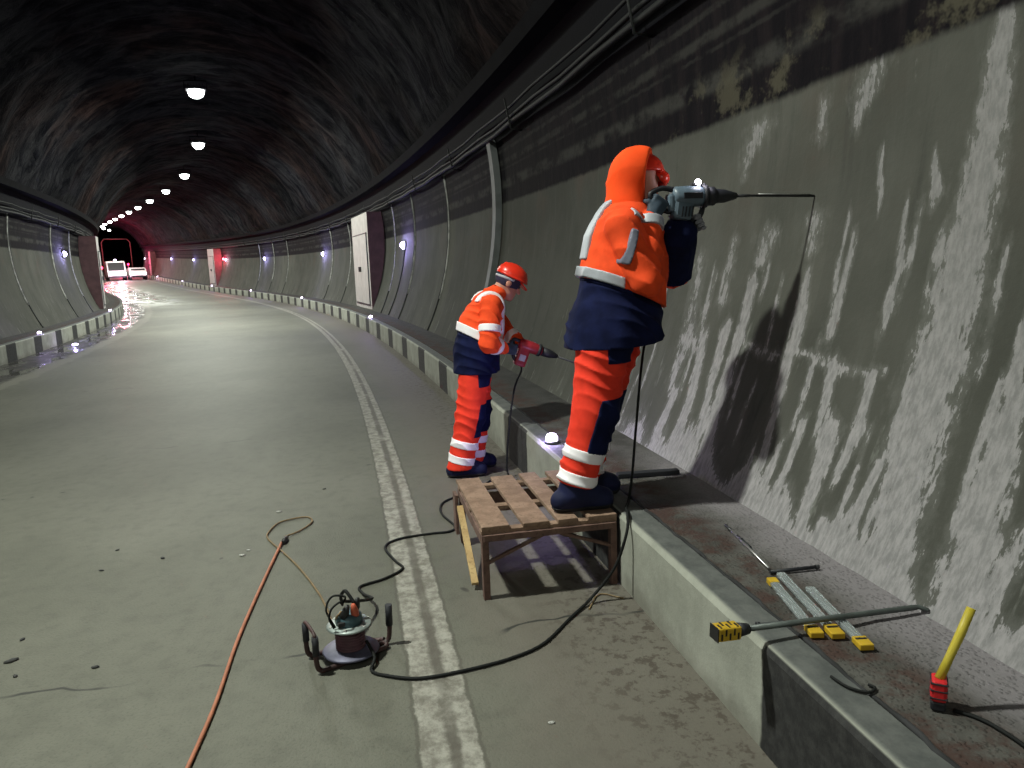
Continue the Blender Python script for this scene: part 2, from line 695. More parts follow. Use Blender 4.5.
    n.bump(n.ma('MULTIPLY', n.ma('ADD', fine, g), n.ma('SUBTRACT', 1.0, n.ma('MULTIPLY', wet, 0.9))), 0.35, 0.006)
    return n.fin(c, r, spec=0.22)


def m_kerb():
    n = N('kerb_concrete_painted')
    u, v = n.uv()
    vec = n.comb(u, v)
    f = n.noise(vec, 3.0, 5, 0.65)
    c = n.mix(n.step(f, 0.3, 0.7), (0.255, 0.262, 0.225), (0.37, 0.378, 0.33))
    # grime near the road
    c = n.mix(n.ma('MULTIPLY', n.step(n.ma('ADD', v, n.ma('MULTIPLY', f, 0.2)), 0.22, 0.08), 0.45), c, (0.1054, 0.0930, 0.0744))
    ue = n.ma('ADD', u, n.ma('MULTIPLY', n.ma('SUBTRACT', n.noise(vec, 7, 3), 0.5), 0.05))
    md = n.ma('MODULO', n.ma('ADD', ue, 205.0 - 2.40 + 0.68), 2.05)
    bl = n.ma('MULTIPLY', n.step(md, 0.0, 0.02), n.step(md, 0.68, 0.66))
    bc = n.mix(n.step(n.noise(vec, 18, 4, 0.7), 0.35, 0.7), (0.0124, 0.0124, 0.0136), (0.0341, 0.0341, 0.0341))
    side = n.step(v, 0.372, 0.366)
    c = n.mix(n.ma('MULTIPLY', bl, side), c, bc)
    # bare stone top
    top = n.step(v, 0.366, 0.385)
    tc = n.mix(n.step(n.noise(vec, 8, 5, 0.7), 0.3, 0.7), (0.06, 0.065, 0.064), (0.115, 0.12, 0.115))
    c = n.mix(top, c, tc)
    n.bump(n.noise(vec, 50, 4, 0.7), 0.35, 0.006)
    return n.fin(c, 0.85)


def m_walk():
    n = N('walkway_rough_slab')
    u, v = n.uv()
    vec = n.comb(u, v)
    f = n.noise(vec, 4, 5, 0.65)
    c = n.mix(n.step(f, 0.35, 0.65), (0.0576, 0.0552, 0.0504), (0.0960, 0.0936, 0.0864))
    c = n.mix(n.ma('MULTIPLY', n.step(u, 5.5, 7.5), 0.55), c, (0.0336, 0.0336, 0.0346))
    rd = n.ma('MULTIPLY', n.step(n.noise(vec, 5, 5, 0.7), 0.42, 0.58), n.step(n.ma('SUBTRACT', v, n.ma('MULTIPLY', f, 0.15)), 0.24, 0.08))
    c = n.mix(n.ma('MULTIPLY', rd, 0.8), c, (0.060, 0.032, 0.027))
    # pale drilling dust towards the wall
    dn = n.ma('ADD', v, n.ma('MULTIPLY', n.ma('SUBTRACT', n.noise(vec, 2.2, 5, 0.65), 0.5), 0.5))
    du = n.ma('MULTIPLY', n.step(dn, 0.16, 0.48), n.ma('MULTIPLY', n.step(u, 5.2, 4.2), n.step(u, -2.0, 0.5)))
    c = n.mix(n.ma('MULTIPLY', du, 0.9), c, (0.225, 0.208, 0.222))
    vo = n.new('ShaderNodeTexVoronoi')
    n.put(vo.inputs['Vector'], vec)
    vo.inputs['Scale'].default_value = 60
    pit = n.step(vo.outputs['Distance'], 0.5, 0.2)
    c = n.mix(n.ma('MULTIPLY', pit, 0.22), c, (0.0432, 0.0432, 0.0432))
    n.bump(n.ma('ADD', n.ma('MULTIPLY', pit, -0.7), n.noise(vec, 40, 4, 0.7)), 0.6, 0.008)
    return n.fin(c, 0.9, spec=0.15)


def m_wall():
    n = N('tunnel_wall_concrete')
    u, z = n.uv()
    vec = n.comb(u, z)
    stv = n.comb(n.ma('MULTIPLY', u, 5.0), n.ma('MULTIPLY', z, 0.7))
    f = n.noise(vec, 1.1, 5, 0.6)
    st = n.noise(stv, 1.0, 5, 0.65, 0.4)
    c = n.mix(n.step(f, 0.3, 0.7), (0.0635, 0.0649, 0.0555), (0.0916, 0.0916, 0.0799))
    c = n.mix(n.ma('MULTIPLY', n.step(st, 0.5, 0.75), 0.5), c, (0.1081, 0.1104, 0.0987))
    c = n.mix(n.ma('MULTIPLY', n.step(st, 0.45, 0.25), 0.6), c, (0.0352, 0.0376, 0.0338))
    # formwork panels: tone changes from bay to bay
    bay = n.new('ShaderNodeTexWhiteNoise')
    bay.noise_dimensions = '1D'
    n.put(bay.inputs['W'], n.ma('FLOOR', n.ma('DIVIDE', u, 3.7)))
    c = n.mix(n.ma('MULTIPLY', bay.outputs['Value'], 0.35), c, (0.0470, 0.0470, 0.0446))
    # rusty haze high on the near bays
    ru = n.ma('MULTIPLY', n.step(n.noise(vec, 0.9, 4, 0.6), 0.48, 0.7), n.step(z, 1.5, 2.3))
    c = n.mix(n.ma('MULTIPLY', ru, 0.4), c, (0.0940, 0.0681, 0.0564))
    # lime runs
    lime = n.noise(n.comb(n.ma('MULTIPLY', u, 3.2), n.ma('MULTIPLY', z, 0.55)), 2.6, 5, 0.7, 0.3)
    thr = n.ma('ADD', lime, n.ma('MULTIPLY', n.step(z, 1.9, 0.3), 0.09))
    lm = n.step(thr, 0.66, 0.74)
    c = n.mix(n.ma('MULTIPLY', lm, 0.6), c, (0.1880, 0.1927, 0.1762))
    ch = n.attr('chalk')
    n1 = n.noise(n.comb(n.ma('MULTIPLY', u, 2.2), z), 7, 6, 0.72)
    n2 = n.noise(n.comb(n.ma('MULTIPLY', u, 2.0), n.ma('MULTIPLY', z, 0.6)), 22, 4, 0.7)
    k = n.ma('ADD', ch, n.ma('MULTIPLY', n.ma('SUBTRACT', n.ma('ADD', n.ma('MULTIPLY', n1, 0.6), n.ma('MULTIPLY', n2, 0.4)), 0.5), 2.1))
    hz = n.step(n.ma('ADD', ch, n.ma('MULTIPLY', n.ma('SUBTRACT', n1, 0.5), 1.2)), 0.12, 0.5)
    c = n.mix(n.ma('MULTIPLY', hz, 0.30), c, (0.20, 0.20, 0.19))
    cm = n.step(k, 0.46, 0.56)
    cc = n.mix(n.step(n2, 0.35, 0.65), (0.22, 0.215, 0.22), (0.34, 0.325, 0.335))
    c = n.mix(n.ma('MULTIPLY', cm, n.ma('ADD', 0.55, n.ma('MULTIPLY', n.step(z, 1.9, 0.5), 0.4))), c, cc)
    # soot and paint above the clean band
    zs = n.ma('ADD', z, n.ma('MULTIPLY', n.ma('SUBTRACT', n.noise(n.comb(n.ma('MULTIPLY', u, 3), z), 3, 4, 0.7), 0.5), 0.05))
    so = n.step(zs, 2.49, 2.54)
    sc = n.mix(n.step(n.noise(stv, 1.6, 5, 0.7), 0.4, 0.7), (0.0034, 0.0028, 0.0045), (0.011, 0.008, 0.0095))
    for zc, hw, g in ((2.78, 0.09, 0.75), (3.07, 0.05, 0.55), (3.22, 0.03, 0.45), (2.98, 0.02, 0.3)):
        b = n.step(n.ma('ABSOLUTE', n.ma('SUBTRACT', zs, zc)), hw, hw * 0.3)
        b = n.ma('MULTIPLY', b, n.step(n.noise(n.comb(n.ma('MULTIPLY', u, 1.5), n.ma('MULTIPLY', z, 2.0)), 1.7, 4, 0.65), 0.36, 0.6))
        sc = n.mix(n.ma('MULTIPLY', b, g), sc, (0.0470, 0.0461, 0.0423))
    yl = n.ma('MULTIPLY', n.step(n.noise(vec, 2.4, 5, 0.7), 0.52, 0.62), n.ma('MULTIPLY', n.step(u, 7.0, 4.5), n.step(zs, 2.96, 2.72)))
    sc = n.mix(n.ma('MULTIPLY', yl, 0.7), sc, (0.0799, 0.0728, 0.0517))
    sc = n.mix(n.step(z, 3.28, 3.36), sc, (0.004, 0.004, 0.006))
    c = n.mix(so, c, sc)
    n.bump(n.ma('ADD', n.noise(vec, 25, 5, 0.65), n.ma('MULTIPLY', cm, 0.6)), 0.3, 0.01)
    return n.fin(c, 0.9, spec=0.10)


def m_rock():
    n = N('sooty_vault_rock')
    u, v = n.uv()
    vec = n.comb(n.ma('MULTIPLY', u, 1.6), n.ma('MULTIPLY', v, 0.8))
    f = n.noise(vec, 1.2, 6, 0.7, 0.5)
    g = n.noise(n.comb(u, v), 0.16, 4, 0.6)
    c = n.mix(n.step(f, 0.38, 0.64), (0.0045, 0.0046, 0.0070), (0.027, 0.0268, 0.030))
    sp = n.noise(n.comb(n.ma('MULTIPLY', u, 3.0), n.ma('MULTIPLY', v, 1.3)), 2.6, 6, 0.75, 0.4)
    c = n.mix(n.ma('MULTIPLY', n.step(sp, 0.60, 0.70), 0.8), c, (0.060, 0.060, 0.062))
    c = n.mix(n.ma('MULTIPLY', n.step(sp, 0.42, 0.34), 0.8), c, (0.003, 0.003, 0.005))
    c = n.mix(n.ma('MULTIPLY', n.step(g, 0.46, 0.62), 0.75), c, n.mix(n.step(f, 0.4, 0.7), (0.0075, 0.0042, 0.0042), (0.046, 0.0235, 0.0190)))
    n.bump(f, 0.9, 0.16)
    return n.fin(c, 1.0, spec=0.03)


M['road'], M['kerb'], M['walk'], M['wall'], M['rock'] = m_road(), m_kerb(), m_walk(), m_wall(), m_rock()

# ================================================================== THE TUNNEL
def sweep(name, ss, prof, mat, disp=None, smooth=True, attr=None):
    """prof: list of (o, z, v); swept along s"""
    nP = len(prof)
    vs, uv = [], []
    for s in ss:
        x, y, a = ref(s)
        ca, sa, g = math.cos(a), math.sin(a), grade(s)
        for (o, z, v) in prof:
            if disp:
                o, z = disp(s, o, z, v)
            vs.append((x + o * ca, y + o * sa, z + g))
            uv.append((s, v))
    fs = []
    for i in range(len(ss) - 1):
        for j in range(nP - 1):
            a = i * nP + j
            fs.append((a, a + nP, a + nP + 1, a + 1))
    me = bpy.data.meshes.new(name)
    me.from_pydata(vs, [], fs)
    L = me.uv_layers.new(name='UVMap')
    li = np.empty(len(me.loops), dtype=np.int64)
    me.loops.foreach_get('vertex_index', li)
    L.data.foreach_set('uv', np.array(uv, dtype=np.float32)[li].ravel())
    if smooth:
        me.polygons.foreach_set('use_smooth', np.ones(len(me.polygons), dtype=bool))
    if attr is not None:
        A = me.attributes.new('chalk', 'FLOAT', 'POINT')
        A.data.foreach_set('value', np.array([attr(s, p[2]) for s in ss for p in prof], dtype=np.float32))
    me.update()
    return tag(link(name, me, mat), kind='structure')


base = srange(dense=())
near = srange(dense=((0.8, 6.2, 0.03),))

sweep('floor', base, [(o, 0.0, o) for o in (-7.62, -6.5, -5, -3.5, -2, -1.2, -0.9, -0.5, 0.06)], M['road'])

# lime runs, drilling dust and one painted lit shadow edge on the near right wall: (height, s, half width) along each run
RUNS = [
    [(2.54, 2.79, 0.045), (2.01, 2.81, 0.085), (1.6, 2.81, 0.111), (1.26, 2.81, 0.138), (0.91, 2.79, 0.148), (0.61, 2.73, 0.141), (0.34, 2.63, 0.118)],
    [(1.36, 2.47, 0.02), (1.06, 2.41, 0.057), (0.79, 2.39, 0.093), (0.48, 2.31, 0.138), (0.27, 2.19, 0.139)],
    [(1.15, 2.49, 0.016), (0.94, 2.5, 0.02), (0.7, 2.47, 0.024)],
    [(0.76, 2.93, 0.021), (0.63, 2.94, 0.032), (0.43, 2.91, 0.031)],
    [(0.84, 3.3, 0.073), (0.71, 3.27, 0.059), (0.49, 3.25, 0.045), (0.37, 3.21, 0.049)],
    [(1.1, 3.42, 0.043), (0.99, 3.41, 0.036), (0.85, 3.39, 0.025)],
    [(1.51, 3.82, 0.035), (1.26, 3.8, 0.061), (1.05, 3.8, 0.052), (0.75, 3.75, 0.038), (0.61, 3.71, 0.033)],
    [(1.7, 3.51, 0.019), (1.52, 3.52, 0.03), (1.3, 3.52, 0.042)],
    [(1.48, 4.35, 0.056), (1.1, 4.35, 0.056), (0.69, 4.34, 0.077), (0.37, 4.22, 0.091)],  # bright border of the worker's wall shadow, painted as a run
    [(1.8, 3.19, 0.016), (1.56, 3.16, 0.022), (1.44, 3.18, 0.028)],
    [(1.68, 2.96, 0.011), (1.49, 2.92, 0.016)],
    [(1.21, 2.89, 0.026), (1.09, 2.91, 0.037), (0.92, 2.91, 0.037)],
    [(1.12, 4.78, 0.053), (0.75, 4.69, 0.063), (0.41, 4.68, 0.074)],
    [(0.74, 4.95, 0.042), (0.38, 4.94, 0.068)],
    [(1.2, 4.53, 0.06), (0.9, 4.51, 0.047), (0.61, 4.43, 0.057), (0.34, 4.43, 0.078)],
    [(0.8, 3.51, 0.03), (0.44, 3.49, 0.036)],
    [(0.68, 3.62, 0.024), (0.38, 3.62, 0.046)],
    [(2.48, 3.53, 0.121), (2.37, 3.56, 0.117), (2.28, 3.61, 0.053)],
    [(2.38, 4.5, 0.17), (2.28, 4.58, 0.142), (2.17, 4.65, 0.061)],
    [(2.39, 3.88, 0.068), (2.25, 3.9, 0.053)],
    [(1.09, 3.15, 0.031), (0.88, 3.12, 0.048), (0.7, 3.14, 0.03)],
    [(2.04, 3.41, 0.01), (1.89, 3.37, 0.017)],
    [(2.01, 3.07, 0.011), (1.89, 3.03, 0.034)],
    [(1.82, 3.85, 0.097), (1.69, 3.84, 0.07)],
    [(1.76, 4.26, 0.139), (1.61, 4.32, 0.077)],
    [(1.63, 5.09, 0.089), (1.23, 5.04, 0.103)],
    [(1.75, 4.66, 0.05), (1.38, 4.67, 0.089)],
    [(1.17, 5.0, 0.13), (0.83, 5.03, 0.072)],
]
rr_ = random.Random(11)
for _ in range(34):
    s_ = rr_.uniform(1.9, 5.6)
    t_ = rr_.choice((0.75, 0.95, 1.2, 1.5, 1.7)) + rr_.uniform(-.15, .15)
    l_ = rr_.uniform(0.12, 0.55)
    w_ = rr_.uniform(0.012, 0.035)
    RUNS.append([(t_, s_, w_ * 0.6), (t_ - l_ * 0.5, s_ + rr_.uniform(-.02, .02), w_), (t_ - l_, s_ + rr_.uniform(-.03, .03), w_ * 0.7)])
FAINT = {17: .62, 18: .6, 19: .58, 23: .6, 24: .6, 25: .6, 26: .6, 27: .7}


def chalk(s, z):
    if s < 0.5 or s > 6.5:
        return 0.0
    best = 0.0
    for i, R in enumerate(RUNS):
        top, bot = R[0][0], R[-1][0]
        zz = min(max(z, bot), top)
        for (z1, s1, h1), (z0, s0, h0) in zip(R[:-1], R[1:]):
            if z0 <= zz <= z1:
                t = (z1 - zz) / max(z1 - z0, 1e-6)
                sc, hw = s1 + (s0 - s1) * t, h1 + (h0 - h1) * t
                hw = max(hw * 0.88, 0.016)
                d = math.hypot(max(0, abs(s - sc) / hw), max(0.0, z - top, bot - z) / 0.08 * 1.2)
                best = max(best, (1.0 - 0.5 * d) * FAINT.get(i, 1.0 if i < 28 else 0.75))
    # horizontal smear at mid height and bank of dust along the foot of the wall
    if 3.05 < s < 4.3:
        best = max(best, 0.60 - 0.5 * abs(z - (1.13 + 0.02 * math.sin(s * 9))) / (0.035 + 0.03 * math.sin(s * 5) ** 2))
    foot = 0.50 + 0.06 * math.sin(s * 7.3) + 0.05 * math.sin(s * 17)
    fade = min(1, max(0, (6.2 - s) / 1.5))
    best = max(best, (0.5 + (foot - z) / 0.10 * 0.5) * fade)
    return max(0.0, min(1.0, best))


zr = [0.28 + 0.03 * i for i in range(80)] + [2.7 + 0.15 * i for i in range(11)]
sweep('wall_right', near, [(wall_o(z, 1), z, z) for z in zr], M['wall'], attr=chalk)
zl = [0.28 + 0.12 * i for i in range(33)]
sweep('wall_left', base, list(reversed([(wall_o(z, -1), z, z) for z in zl])), M['wall'], attr=lambda s, z: 0.0)

# vault above the lining
za = 4.12
th0 = math.asin((za - ZT) / RT)
nth = 46
prof = []
for i in range(nth + 1):
    th = th0 + (PI - 2 * th0) * i / nth
    prof.append((OC + RT * math.cos(th), ZT + RT * math.sin(th), RT * th))


def vault(s, o, z, v):
    p = Vector((s * 0.9, v * 0.5, 0))
    f = mnoise.fractal(p, 1.0, 2.1, 5)
    g = mnoise.noise(Vector((s * 0.25, v * 0.2, 4.0)))
    w = min(1.0, max(0.0, (z - za) / 0.5))
    rib = 0.0
    for rs in (9.5, 19.5, 30.0, 41.0, 53.0, 66.0):
        d = abs(s - rs)
        if d < 0.55:
            rib = max(rib, 0.10 * (1 - (d / 0.55) ** 4))
    d = (0.10 + 0.13 * f + 0.10 * g + rib) * w
    k = 1 - d / RT
    return OC + (o - OC) * k, ZT + (z - ZT) * k


sweep('ceiling', srange(dense=((8, 30, 0.2),), near=0.3, far=0.8), prof, M['rock'], disp=vault)
# ledge where the vault springs off the lining, both sides
for side, nm in ((1, 'trim_1'), (-1, 'trim_2')):
    pr = [(wall_o(3.98, side) + side * 0.02, 3.98), (wall_o(4.0, side) - side * 0.20, 4.0), (wall_o(4.14, side) - side * 0.20, 4.16), (wall_o(4.2, side) + side * 0.02, 4.2)]
    sweep(nm, base, [(o, z, z) for o, z in pr], M['soot'], smooth=False)

# kerbs and raised walkways
for side, off0, nm in ((1, 0.0, 'right'), (-1, -7.56, 'left')):
    def q(o):
        return off0 + side * o
    pr = [(q(0.0), 0.0, 0.0), (q(0.0), 0.355, 0.355), (q(0.012), KH - 0.004, 0.37), (q(0.03), KH, 0.385), (q(0.135), KH, 0.50), (q(0.138), KH - 0.02, 0.52)]
    sweep('kerb_' + nm, srange(dense=((0.8, 7.0, 0.06),)), pr, M['kerb'], smooth=False)
    pr = [(q(0.138), KH - 0.02, 0.0), (q(0.152), KH - 0.018, 0.012), (q(0.156), KH, 0.02)] + [(q(0.156 + 0.075 * i), KH, 0.02 + 0.075 * i) for i in range(1, 8)]

    def rough(s, o, z, v):
        if v > 0.03:
            z = z + 0.004 * mnoise.noise(Vector((s * 6, o * 8, 0)))
        return o, z
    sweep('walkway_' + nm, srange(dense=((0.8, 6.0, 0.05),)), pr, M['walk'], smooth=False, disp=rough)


def wall_path(s0, z0, z1, side=1, lift=0.0, n=16, ds=0.0):
    return [pt(s0 + ds * i / n, wall_o(z0 + (z1 - z0) * i / n, side) - side * lift, z0 + (z1 - z0) * i / n) for i in range(n + 1)]


# joints between the lining bays: a dark groove filler and a lime crust beside it
ti = 3
for s0, side in ((15.5, 1), (19.4, 1), (22.3, 1), (30.7, 1), (34.9, 1), (46.5, 1), (50.5, 1), (54.5, 1), (24.0, -1), (29.5, -1), (33.5, -1)):
    b = MB()
    b.tube(wall_path(s0, 0.36, 3.40, side, 0.006), 0.022, 6)
    tag(b.build('trim_%d' % ti, M['joint']), kind='structure')
    b = MB()
    b.tube(wall_path(s0 - 0.07, 1.0, 3.40, side, 0.004, 14), [0.018 + 0.012 * random.random() for _ in range(15)], 6)
    tag(b.build('trim_%d' % (ti + 1), M['jointpale']), kind='structure')
    ti += 2

# cables strung along both walls and the dark open joint behind the right kerb stones
for side in (1, -1):
    b = MB()
    for k, (zc, r) in enumerate(((3.42, 0.030), (3.50, 0.022), (3.62, 0.018))):
        b.tube([pt(s, wall_o(zc, side) - side * (0.10 - 0.01 * k), zc + 0.015 * math.sin(s * 2.1 + k)) for s in [(-12 + 1.0 * i) for i in range(64)] + [52 + 3 * i for i in range(28)]], r, 6)
    for s in range(2, 60, 4):
        b.tube([pt(s, wall_o(3.3, side) - side * 0.005, 3.32), pt(s, wall_o(3.3, side) - side * 0.14, 3.34), pt(s, wall_o(3.7, side) - side * 0.14, 3.70)], 0.012, 6)
    tag(b.build('trim_%d' % ti, M['rubber']), kind='structure')
    ti += 1
b = MB()
b.tube([pt(1.0 + 0.06 * i, 0.146 + 0.006 * math.sin(i * 0.9) + 0.004 * math.sin(i * 2.3), KH - 0.004 + 0.002 * math.sin(i)) for i in range(110)], [0.007 + 0.0035 * abs(math.sin(i * 0.37)) for i in range(110)], 6)
tag(b.build('trim_%d' % ti, M['joint']), kind='structure')

# grey vertical duct on the right wall behind the far worker
b = MB()
P = wall_path(11.45, 0.40, 3.42, 1, 0.05, 18)
pr = []
for i, p in enumerate(P):
    t, nn = tan(11.45), nrm(11.45)
    pr.append([b.bm.verts.new(p + t * x + nn * y) for x, y in ((-0.10, 0.045), (-0.10, -0.05), (0.10, -0.05), (0.10, 0.045))])
for i in range(len(pr) - 1):
    for k in range(4):
        b.bm.faces.new((pr[i][k], pr[i][(k + 1) % 4], pr[i + 1][(k + 1) % 4], pr[i + 1][k]))
b.bm.faces.new(pr[0])
b.bm.faces.new(pr[-1])
o = b.build('cable_duct', M['duct'])
tag(o, 'tall grey duct running up the right wall behind the worker in the red helmet', 'duct')


# ------------------------------------------------------------------ emergency cabinets built against the wall
def cabinet(s0, s1, side, lab, top=3.34, face=0.66):
    f = OC + side * (face - OC)
    root = empty('emergency_cabinet', pt((s0 + s1) / 2, f, KH), lab, 'cabinet')
    L = root.location.copy()
    zs = [KH + 0.005 + (top - KH - 0.005) * i / 10 for i in range(11)]

    def loop(b, s):
        ring = [b.bm.verts.new(pt(s, f, zs[0]) - L), b.bm.verts.new(pt(s, f, top) - L)]
        for z in reversed(zs):
            ring.append(b.bm.verts.new(pt(s, max(wall_o(z, 1) - 0.012, face + 0.02) if side > 0 else min(wall_o(z, -1) + 0.012, f - 0.02), z) - L))
        return ring
    b = MB()
    A, B = loop(b, s0 + 0.03), loop(b, s1)
    n = len(A)
    b.bm.faces.new(A)
    b.bm.faces.new(list(reversed(B)))
    for i in range(n):
        b.bm.faces.new((A[i], B[i], B[(i + 1) % n], A[(i + 1) % n]))
    b.build('body', M['cabwhite'], root)
    b = MB()
    A, B = loop(b, s0), loop(b, s0 + 0.028)
    b.bm.faces.new(A)
    b.bm.faces.new(list(reversed(B)))
    for i in range(n):
        b.bm.faces.new((A[i], B[i], B[(i + 1) % n], A[(i + 1) % n]))
    b.build('end_panel', M['cabbrown'], root)
    R = rotm(nrm(s0), tan(s0), Vector((0, 0, 1)))
    w = (s1 - s0 - 0.5) / 2
    for k in (0, 1):
        sc = s0 + 0.25 + w * (k + 0.5)
        b = MB()
        b.box((0, 0, 0), (0.035, w - 0.03, 2.15), rotm(nrm(sc), tan(sc), Vector((0, 0, 1))), 0.006)
        d = b.build('door', M['cabwhite'], root)
        d.location = pt(sc, f - side * 0.02, KH + 1.25) - L
        h = MB()
        hs = (w / 2 - 0.12) * (1 if k == 0 else -1)
        h.box(nrm(sc) * (-side * 0.05) + tan(sc) * hs, (0.05, 0.03, 0.16), rotm(nrm(sc), tan(sc), Vector((0, 0, 1))), 0.004)
        h.build('door_handle', M['dsteel'], d)
        fr = MB()
        Rm = rotm(nrm(sc), tan(sc), Vector((0, 0, 1)))
        for dz in (-1.1, 1.1):
            fr.box(Vector((0, 0, dz)), (0.02, w, 0.03), Rm)
        for dy in (-w / 2, w / 2):
            fr.box(tan(sc) * dy, (0.02, 0.03, 2.23), Rm)
        fr.build('door_frame', M['dsteel'], d)
    return root


cabinet(24.0, 27.2, 1, 'tall white double-door cabinet with brown end on the right walkway, nearest one')
cabinet(67.5, 70.2, 1, 'small distant white cabinet on the right walkway beside the red light', face=0.55)
cabinet(110.0, 112.0, 1, 'farthest thin white cabinet on the right walkway near the vehicles', face=0.5)
cabinet(36.4, 37.6, -1, 'tall brown-ended cabinet on the left walkway at the bend', face=0.50)


# ------------------------------------------------------------------ lights of the tunnel
def power(name, kind, loc, e, col, **kw):
    l = bpy.data.lights.new(name, kind)
    l.energy = e
    l.color = col
    for k, v in kw.items():
        setattr(l, k, v)
    o = bpy.data.objects.new(name, l)
    COL.objects.link(o)
    o.location = loc
    return o


LAMPS = [-16.0, -6.0, 3.7, 15.0, 25.8, 36.0, 47.5, 57.5, 66.5, 75.0, 83.0, 91.0, 99.0, 107.0, 116.0, 125.0, 134.0, 143.0]
LO = -3.85
LZ = 7.0
lab_lamp = {4: 'nearest and largest bright ceiling lamp over the road', 5: 'second bright ceiling lamp from the camera', 6: 'third bright ceiling lamp from the camera',
            7: 'fourth bright ceiling lamp from the camera', 8: 'fifth bright ceiling lamp from the camera', 9: 'sixth small ceiling lamp from the camera',
            10: 'seventh small ceiling lamp from the camera', 11: 'eighth small ceiling lamp, far down the tunnel', 12: 'ninth tiny ceiling lamp, at the far bend',
            13: 'tenth tiny ceiling lamp, high above the distant van', 14: 'eleventh tiny ceiling lamp, just past the distant van',
            15: 'twelfth tiny ceiling lamp, well past the distant van', 16: 'thirteenth tiny ceiling lamp, next to last', 17: 'farthest tiny ceiling lamp, last of the row'}


def make_lamp():
    r = empty('ceiling_lamp', (0, 0, 0), '', 'ceiling lamp', 'floodlights in a row along the crown of the vault')
    b = MB()
    b.box((0, 0, 0.07), (0.58, 0.46, 0.10), None, 0.02)
    for i in range(7):
        b.box((-0.24 + 0.08 * i, 0, 0.15), (0.012, 0.40, 0.06))
    b.build('housing', M['lamp_house'], r)
    b = MB()
    b.lathe([(0, -0.20), (0.10, -0.19), (0.18, -0.14), (0.225, -0.06), (0.23, 0.03), (0, 0.03)], seg=24)
    b.build('lens', M['lens'], r)
    b = MB()
    b.tube([(-0.31, 0, 0.06), (-0.31, 0, 0.30), (0.31, 0, 0.30), (0.31, 0, 0.06)], 0.015, 6)
    b.tube([(0, 0, 0.30), (0, 0, 0.62)], 0.02, 6)
    b.build('bracket', M['soot'], r)
    return r


proto = make_lamp()
first = True
for i, s in enumerate(LAMPS):
    p = pt(s, LO, LZ)
    a = ref(s)[2]
    if i >= 4:
        r = proto if first else copy_tree(proto)
        first = False
        r.location = p
        r.rotation_euler = (0, 0, a)
        r['label'] = lab_lamp[i]
    e = LAMP_W[i] if i < len(LAMP_W) else LAMP_W[-1]
    l = power('ceiling_lamp_light', 'AREA', p - Vector((0, 0, 0.23)), e, (0.95, 1.0, 0.88), shape='RECTANGLE', size=0.34, size_y=0.34)
    l.rotation_euler = (0, 0, a)


def make_wall_light(m):
    r = empty('wall_light', (0, 0, 0), '', 'wall light')
    b = MB()
    b.lathe([(0, 0.0), (0.12, 0.0), (0.12, 0.03), (0.09, 0.045), (0, 0.045)], seg=16)
    b.build('housing', M['lamp_house'], r)
    b = MB()
    b.lathe([(0.10, 0.04), (0.098, 0.07), (0.075, 0.11), (0.04, 0.13), (0, 0.135)], seg=14)
    b.build('lens', m, r)
    return r


WL = [(20.7, 1, 2.22, 'bright blue-white wall light on the right wall beside the near white cabinet', 'led'),
      (36.9, 1, 2.38, 'second wall light on the right wall, just beyond the near white cabinet', 'led'),
      (53.0, 1, 2.42, 'third wall light on the right wall, small and blue-white', 'led'),
      (66.6, 1, 2.50, 'red wall light beside the distant white cabinet', 'ledred'),
      (65.6, 1, 2.45, 'pinkish white wall light right next to the red one', 'ledk'),
      (81.0, 1, 2.42, 'tiny wall light on the far right wall beyond the distant cabinet', 'led'),
      (96.0, 1, 2.45, 'tinier second wall light on the far right wall beyond the distant cabinet', 'led'),
      (124.0, 1, 2.40, 'left one of two pinprick wall lights beside the farthest cabinet', 'ledk'),
      (116.5, 1, 2.40, 'right one of two pinprick wall lights beside the farthest cabinet', 'ledk'),
      (31.6, -1, 2.52, 'only wall light on the left wall, above the left kerb', 'led')]
wl = {k: make_wall_light(M[k]) for k in ('led', 'ledred', 'ledk')}
used = set()
for s, side, z, lab, k in WL:
    r = wl[k] if k not in used else copy_tree(wl[k])
    used.add(k)
    o = wall_o(z, side)
    p = pt(s, o - side * 0.004, z)
    rad = (nrm(s) * (o - OC) + Vector((0, 0, z - ZT))).normalized()
    zz = -rad
    xx = tan(s)
    r.rotation_euler = rotm(xx, zz.cross(xx), zz).to_euler()
    r.location = p
    tag(r, lab, 'wall light', 'lights along the tunnel walls')
    col = {'led': (0.45, 0.40, 1.0), 'ledred': (1.0, 0.06, 0.12), 'ledk': (1.0, 0.6, 0.75)}[k]
    power('wall_light_glow', 'POINT', p + zz * 0.17, LED_W * (2.0 if k == 'ledred' else 1.0), col, shadow_soft_size=0.04)
# cables hanging from two wall lights down to the walkway
for s, z, lab in ((20.72, 2.18, 'thin black cable dropping from the wall light nearest the near cabinet'), ):
    b = MB()
    b.tube(wall_path(s + 0.02, z - 0.02, 0.40, 1, 0.018, 16, 0.25), 0.014, 6)
    tag(b.build('light_cable', M['rubber']), lab, 'cable')


def make_kerb_light():
    r = empty('kerb_light', (0, 0, 0), '', 'kerb light')
    b = MB()
    b.lathe([(0, 0.0), (0.05, 0.0), (0.055, 0.012), (0.045, 0.022), (0, 0.022)], seg=14)
    b.build('base', M['lamp_house'], r)
    b = MB()
    b.lathe([(0.042, 0.02), (0.042, 0.045), (0.03, 0.068), (0, 0.076)], seg=12)
    b.build('lens', M['ledk'], r)
    return r


